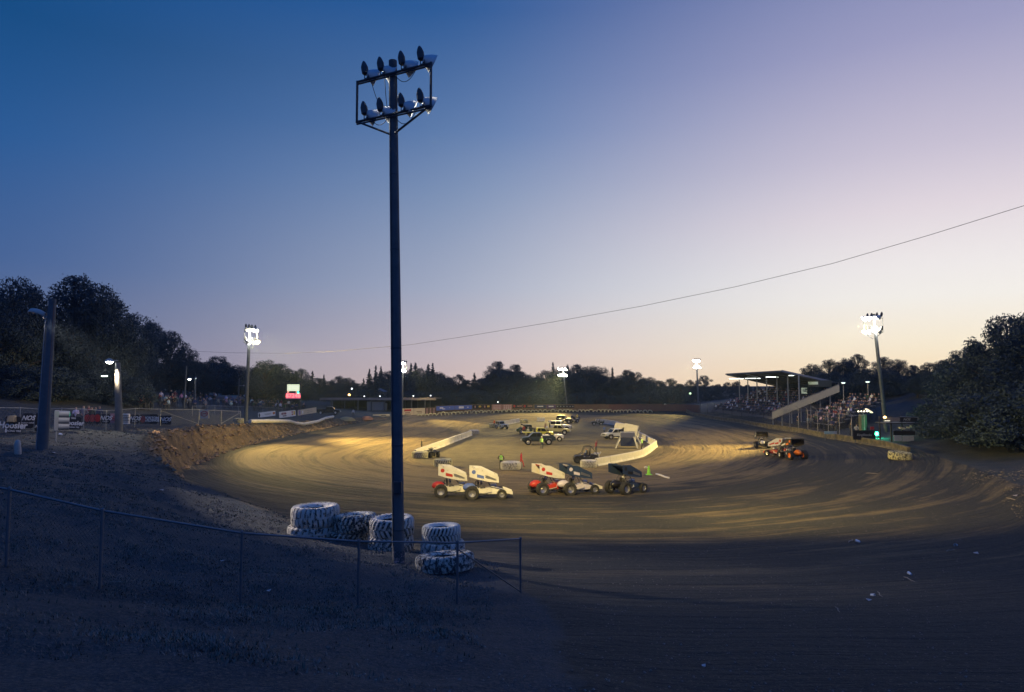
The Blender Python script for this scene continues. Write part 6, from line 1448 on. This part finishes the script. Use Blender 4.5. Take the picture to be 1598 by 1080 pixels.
KINDS_ = {'oak0': broad(1), 'oak1': broad(2, spread=.5, n_cl=30, cl_r=.125), 'oak2': broad(3, spread=.36, n_cl=24, m=2), 'tall': broad(4, H=14, spread=.30, n_cl=40, cl_r=.11, base=.2), 'round': broad(5, H=9, spread=.56, n_cl=34, cl_r=.17, base=.05, m=2),
          'open': broad(6, H=12, spread=.52, n_cl=38, cl_r=.11, size=.14, openness=.2), 'fir0': conifer(7), 'fir1': conifer(8, w=.26), 'fir2': conifer(9, w=.15), 'bush': broad(10, H=4, spread=.9, n_cl=30, leaves=420, cl_r=.20, size=.10, base=.0)}
for o in [o for o in bpy.data.objects if o.type == 'MESH' and o.name.split('.')[0] == 'trunk' and o.parent is None]: bpy.data.objects.remove(o)
NAT = {'oak0': 12, 'oak1': 12, 'oak2': 12, 'tall': 14, 'round': 9, 'open': 12, 'fir0': 14, 'fir1': 14, 'fir2': 14, 'bush': 4}
TREE_N = {}
def tree(kind, px, py_top, D, label, group, wscale=1.0, nm=None):
    p = at(px, 620, D); z = gz(p.x, p.y); H = at(px, py_top, D).z - z
    s = H / (NAT[kind] * 1.0); nm = nm or ('bush' if kind == 'bush' else ('conifer' if kind.startswith('fir') else 'tree'))
    r_ = empty(nm, (p.x, p.y, z), random.uniform(0, 6.28), label, 'bush' if kind == 'bush' else 'tree', group); ws = s * wscale
    r_.scale = (ws, ws, s)
    for n_, me in zip(('trunk', 'crown'), KINDS_[kind]): o = bpy.data.objects.new(n_, me); COL.objects.link(o); setparent(o, r_)
    return r_
GL, GB_, GR = 'tall trees on the left hill', 'dark tree line behind the far turn', 'trees on the hill at the right'
big = [('oak1', -70, 428, 78, .95, 'big dark tree cut by the left edge of the picture'), ('oak0', 14, 427, 84, .82, 'tall dark tree in the far left corner left of the lamp shade'), ('tall', 44, 442, 92, .95, 'dark tree rising behind the curved lamp shade'),
       ('tall', 112, 423, 96, 1.05, 'tallest rounded tree just right of the leaning pole top'), ('oak0', 150, 437, 96, .72, 'broad tree right of the tallest one on the left hill'), ('oak2', 176, 463, 100, .85, 'sloping-shouldered tree above the bright yard light'),
       ('oak2', 204, 486, 128, .95, 'tree with a stepped crown right of the yard light'), ('tall', 232, 499, 138, .95, 'narrow-topped tree between the yard light and the small round lamp'), ('open', 264, 514, 145, .85, 'loose pointed tree on the right slope of the left hill'), ('oak0', 288, 540, 150, .9, 'lower tree above the small round lamp')]
for k_, px_, py_, D, ws, lab in big: tree(k_, px_, py_, D, lab, GL, ws)
# understory hiding the trunks of the hill
rt = random.Random(3)
for i in range(26):
    px_ = -40 + i * 13 + rt.uniform(-5, 5); D = rt.uniform(142, 156) if px_ > 190 else (rt.uniform(104, 124) if px_ > 60 else rt.uniform(86, 105))
    tree(rt.choice(['round', 'oak1', 'oak0']), px_, np.interp(px_, [0, 100, 200, 290, 310], [520, 520, 545, 580, 588]) + rt.uniform(-14, 18), D, 'rounded dark tree filling the wood behind the taller ones on the left hill', 'undergrowth trees on the left hill', 1.15)
for i in range(44):
    px_ = -30 + i * 6.2 + rt.uniform(-2, 2); D = rt.uniform(80, 90) if px_ < 100 else (rt.uniform(92, 100) if px_ < 195 else rt.uniform(134, 142))
    tree('bush', px_, np.interp(px_, [0, 100, 200, 250], [572, 578, 586, 596]) + rt.uniform(-8, 6), D, 'dark bush along the foot of the left wood', 'bushes along the foot of the left wood', 1.2)
sky_l = [(300, 561, 'oak0'), (318, 563, 'round'), (338, 554, 'open'), (352, 563, 'oak2'), (373, 569, 'oak1'), (396, 570, 'oak0'), (413, 561, 'oak1'), (432, 566, 'round'), (447, 574, 'oak0'), (461, 577, 'fir2'), (470, 574, 'oak2'), (487, 578, 'fir1'), (498, 589, 'round'), (505, 584, 'fir0'), (516, 594, 'round'), (528, 586, 'oak1'), (543, 588, 'oak0'), (556, 597, 'round'),
         (567, 590, 'fir1'), (576, 575, 'fir0'), (586, 569, 'fir2'), (594, 571, 'fir0'), (606, 577, 'oak0'), (632, 576, 'oak0'), (641, 566, 'fir0'), (648, 565, 'fir1'), (655, 573, 'oak2'), (668, 567, 'fir1'), (675, 566, 'fir0'), (688, 582, 'oak1'), (700, 588, 'round'), (716, 583, 'open'), (727, 592, 'round'), (740, 581, 'fir1'), (752, 590, 'round'),
         (764, 584, 'oak2'), (778, 561, 'tall'), (790, 575, 'oak0'), (806, 566, 'tall'), (824, 584, 'oak0'), (840, 588, 'round'), (852, 577, 'oak1'), (863, 564, 'fir2'), (876, 572, 'oak0'), (886, 568, 'fir1'), (901, 566, 'tall'), (914, 571, 'oak1'), (930, 569, 'oak0'), (944, 586, 'round'), (956, 572, 'fir2'), (966, 584, 'oak0'), (978, 575, 'tall'), (990, 579, 'open'), (1003, 590, 'round'),
         (1013, 587, 'oak0'), (1030, 593, 'round'), (1046, 590, 'oak1'), (1062, 598, 'round'), (1077, 592, 'oak2'), (1099, 585, 'open'), (1120, 599, 'round'), (1136, 596, 'oak1'), (1150, 594, 'oak0'), (1166, 600, 'round'), (1182, 602, 'oak0')]
def side_words(px):
    marks = [(385, 'near the left floodlight pole'), (457, 'behind the scoreboard'), (540, 'above the open shelter roof'), (600, 'just left of the foreground pole'), (660, 'just right of the foreground pole'), (740, 'above the blue banners'), (800, 'above the pink boards'), (878, 'round the bright far floodlight'), (950, 'right of the bright far floodlight'), (1040, 'above the plain reddish fence'), (1100, 'beside the distant right pole'), (1165, 'behind the far end of the grandstand'), (330, 'above the left crowd')]
    return min(marks, key=lambda m: abs(m[0] - px))[1]
KN = {'oak0': 'full broad dark tree', 'oak1': 'wide spreading dark tree', 'oak2': 'slim olive dark tree', 'tall': 'tall lumpy dark tree', 'round': 'low rounded dark tree', 'open': 'loose open-crowned dark tree', 'fir0': 'pointed conifer', 'fir1': 'wide pointed conifer', 'fir2': 'narrow spire-like conifer'}
seen = {}
for px_, py_, k_ in sky_l:
    D = rt.uniform(152, 172) if px_ < 470 and px_ > 295 else rt.uniform(232, 262)
    tree(k_, px_, py_, D, KN[k_] + ' in the far tree line ' + side_words(px_), GB_, 1.0 if k_.startswith('fir') else 1.12)
for i in range(66):
    px_ = 296 + i * 13.8 + rt.uniform(-4, 4); D = rt.uniform(176, 190) if px_ < 470 else rt.uniform(246, 280)
    if 470 < px_ < 480: continue
    tree(rt.choice(['round', 'oak1', 'oak0']), px_, np.interp(px_, [x for x, _, _ in sky_l], [y for _, y, _ in sky_l]) + rt.uniform(10, 20), D, 'low dark tree filling the far wood under the skyline', 'filling trees of the far wood', 1.5)
for i in range(70):
    px_ = 470 + i * 10.2 + rt.uniform(-3, 3); D = rt.uniform(212, 228)
    if 860 < px_ < 896 or 575 < px_ < 600: continue
    tree('bush', px_, 612 + rt.uniform(-5, 6), D, 'dark bush behind the far board fence', 'bushes behind the far fence', 1.2)
right = [('oak0', 1268, 566, 150, 1.1, 'leafy tree top above the back of the grandstand roof'), ('oak1', 1296, 560, 150, 1.1, 'wide tree right of the grandstand roof'), ('oak0', 1322, 557, 148, 1.0, 'full tree between the grandstand and the right pole'), ('open', 1340, 551, 146, 1.0, 'loose-topped tree just left of the right floodlight pole'), ('oak1', 1380, 556, 140, 1.1, 'wide tree just right of the right floodlight pole'),
         ('oak0', 1404, 559, 138, 1.0, 'lower tree right of the right floodlight pole'), ('round', 1428, 569, 134, 1.2, 'rounded tree in the dip of the right skyline'), ('oak1', 1452, 565, 120, 1.1, 'wide tree right of the dip in the skyline'), ('oak0', 1474, 560, 112, 1.0, 'tree starting the rise of the right hill'), ('open', 1502, 544, 100, 1.0, 'loose tree on the rise of the right hill'),
         ('open', 1530, 532, 92, 1.1, 'open-crowned tree below the tallest right tree'), ('open', 1572, 487, 82, .80, 'tallest airy tree near the right edge with sky showing through'), ('oak0', 1612, 480, 78, .9, 'tree cut by the right edge of the picture'), ('oak1', 1660, 470, 80, 1.1, 'big tree beyond the right edge')]
for k_, px_, py_, D, ws, lab in right: tree(k_, px_, py_, D, lab, GR, ws)
for i in range(46):
    px_ = 1225 + i * 9.4 + rt.uniform(-4, 4); D = np.interp(px_, [1225, 1300, 1450, 1600], [158, 140, 112, 84]) + rt.uniform(-6, 10)
    tree(rt.choice(['round', 'oak1', 'oak0']), px_, np.interp(px_, [1225, 1300, 1340, 1440, 1500, 1560, 1650], [596, 576, 574, 584, 566, 548, 520]) + rt.uniform(-4, 18), D, 'dark tree filling the wood on the right hill', 'filling trees on the right hill', 1.35)
for i in range(16):
    px_ = 1640 + i * 24; tree(rt.choice(['oak1', 'oak0', 'round']), px_, 500 + rt.uniform(-16, 16), rt.uniform(72, 96), 'dark tree on the right hill beyond the edge of the picture', 'trees beyond the right edge', 1.2)
for i in range(34):
    px_ = 1448 + i * 5.2; D = np.interp(px_, [1448, 1500, 1620], [104, 86, 66]) + rt.uniform(-4, 5)
    tree('bush' if i % 3 else 'round', px_, np.interp(px_, [1448, 1500, 1620], [640, 618, 600]) + rt.uniform(-10, 12), D, 'dark scrub at the foot of the right hill', 'scrub at the foot of the right hill', 1.2)
for i in range(22):
    px_ = 1215 + i * 9 + rt.uniform(-3, 3); tree('bush', px_, np.interp(px_, [1215, 1410], [602, 606]) + rt.uniform(-4, 8), rt.uniform(126, 136) if px_ > 1300 else 176, 'dark bush behind the seats on the right', 'bushes behind the right seats', 1.2)

# ------------------------------------------------------------------ dry grass and weeds
rs = np.random.RandomState(21)
def grass(name, label, n, sampler, hgt, m, wid=.012):
    x, y = sampler(n); z, d, di = height(x, y, True); keep = d > .9; x, y, z = x[keep], y[keep], z[keep]; n = len(x)
    blades = 5; V = []
    X = np.repeat(x, blades) + rs.normal(size=n * blades) * .05; Y = np.repeat(y, blades) + rs.normal(size=n * blades) * .05; Z = np.repeat(z, blades) - .02
    a = rs.uniform(0, 6.28, n * blades); h = hgt * rs.uniform(.4, 1.3, n * blades); ln = rs.uniform(.2, 1.1, n * blades) * h
    scale = np.clip(Y / 14, 1, 4); w = wid * scale
    p0 = np.stack([X - np.sin(a) * w, Y + np.cos(a) * w, Z], 1); p1 = np.stack([X + np.sin(a) * w, Y - np.cos(a) * w, Z], 1); p2 = np.stack([X + np.cos(a) * ln, Y + np.sin(a) * ln, Z + h], 1)
    v = np.stack([p0, p1, p2], 1).reshape(-1, 3); k = n * blades
    me = bpy.data.meshes.new(name); me.vertices.add(3 * k); me.vertices.foreach_set('co', v.ravel()); me.loops.add(3 * k); me.loops.foreach_set('vertex_index', np.arange(3 * k, dtype=np.int32)); me.polygons.add(k); me.polygons.foreach_set('loop_start', np.arange(0, 3 * k, 3, dtype=np.int32)); me.update(calc_edges=True); me.materials.append(m)
    o = bpy.data.objects.new(name, me); COL.objects.link(o); tag(o, label, 'grass', kind='stuff'); return o
straw = material('dry straw grass', (.20, .17, .145), .9, var=.6, scale=1.3); green_w = material('dull green weeds', (.07, .095, .08), .9, var=.5, scale=1.3)
def clumpy(x, y, s): return hnoise(x, y, s, 7) + hnoise(x, y, s * 2.3, 8) * .6
def s_left(n):
    y = 8 + 60 * rs.uniform(size=n * 3) ** 1.7; x = -.5 + (-.95 * y + 1) * rs.uniform(size=n * 3); k = clumpy(x, y, .8) + rs.normal(size=n * 3) * .7 + np.clip((y - 14) / 4, -1.5, 0) > -.1; return x[k][:n], y[k][:n]
def s_right(n):
    y = 6 + 50 * rs.uniform(size=n * 2) ** 1.5; x = 5 + (.85 * y) * rs.uniform(size=n * 2); k = clumpy(x, y, .8) + rs.normal(size=n * 2) * .7 > -.1; return x[k][:n], y[k][:n]
grass('dry_grass', 'short dry grass covering the left bank and the ground behind the fence', 30000, s_left, .055, straw)
grass('weeds', 'dull green weeds mixed into the grass round the tyres and fence', 7000, s_left, .075, green_w)
grass('dry_grass', 'thin dry grass on the dark ground at the lower right', 14000, s_right, .055, straw)
# clods and stones along the worn dirt
def clods(name, label, pts, smin, smax, m):
    b = MB(); x, y = pts; z = height(x, y)
    for i in range(len(x)):
        s_ = rs.uniform(smin, smax); q = rs.normal(size=(6, 3)) * .16
        base = np.array([(1, 0, 0), (0, 1, 0), (-1, 0, 0), (0, -1, 0), (0, 0, .8), (0, 0, -.6)]) + q
        b.add([(x[i] + v[0] * s_, y[i] + v[1] * s_, z[i] + s_ * .25 + v[2] * s_) for v in base], [(0, 1, 4), (1, 2, 4), (2, 3, 4), (3, 0, 4), (1, 0, 5), (2, 1, 5), (3, 2, 5), (0, 3, 5)])
    o = b.build(name, m); tag(o, label, 'gravel', kind='stuff')
n = 2600; y_ = 8 + 45 * rs.uniform(size=n) ** 1.4; x_ = (rs.uniform(size=n) - .35) * y_ * 1.0
clods('loose_gravel', 'loose clods and gravel strewn over the near track and foreground', (x_, y_), .008, .024, material('pale clod', (.24, .21, .18), .95, var=.5, scale=2))
n = 900; t_ = rs.uniform(size=n); y_ = 40 + 105 * t_; 
cx_l = np.array([np.interp(v, [37, 42, 50, 60, 77, 95, 130, 148], [-14, -19, -24, -29.5, -33, -34.5, -33.5, -31.5]) for v in y_]) - rs.uniform(-.6, 2.4, n)
clods('bank_clods', 'orange clods and stones crumbling along the top of the left bank', (cx_l, y_), .06, .30, material('ochre clod', (.24, .17, .11), .95, var=.5, scale=2))

# ------------------------------------------------------------------ thin evening haze
hz = MB().box((0, 190, 40), (560, 520, 86)).build('haze', []); hz['kind'] = 'stuff'
hm = bpy.data.materials.new('evening haze'); hm.use_nodes = True; ht = hm.node_tree; ht.nodes.clear()
pv = ht.nodes.new('ShaderNodeVolumePrincipled'); pv.inputs['Color'].default_value = (.55, .75, 1, 1); pv.inputs['Density'].default_value = .0002; pv.inputs['Anisotropy'].default_value = .65
ho = ht.nodes.new('ShaderNodeOutputMaterial'); ht.links.new(pv.outputs[0], ho.inputs['Volume']); hz.data.materials.append(hm); hz.display_type = 'WIRE'
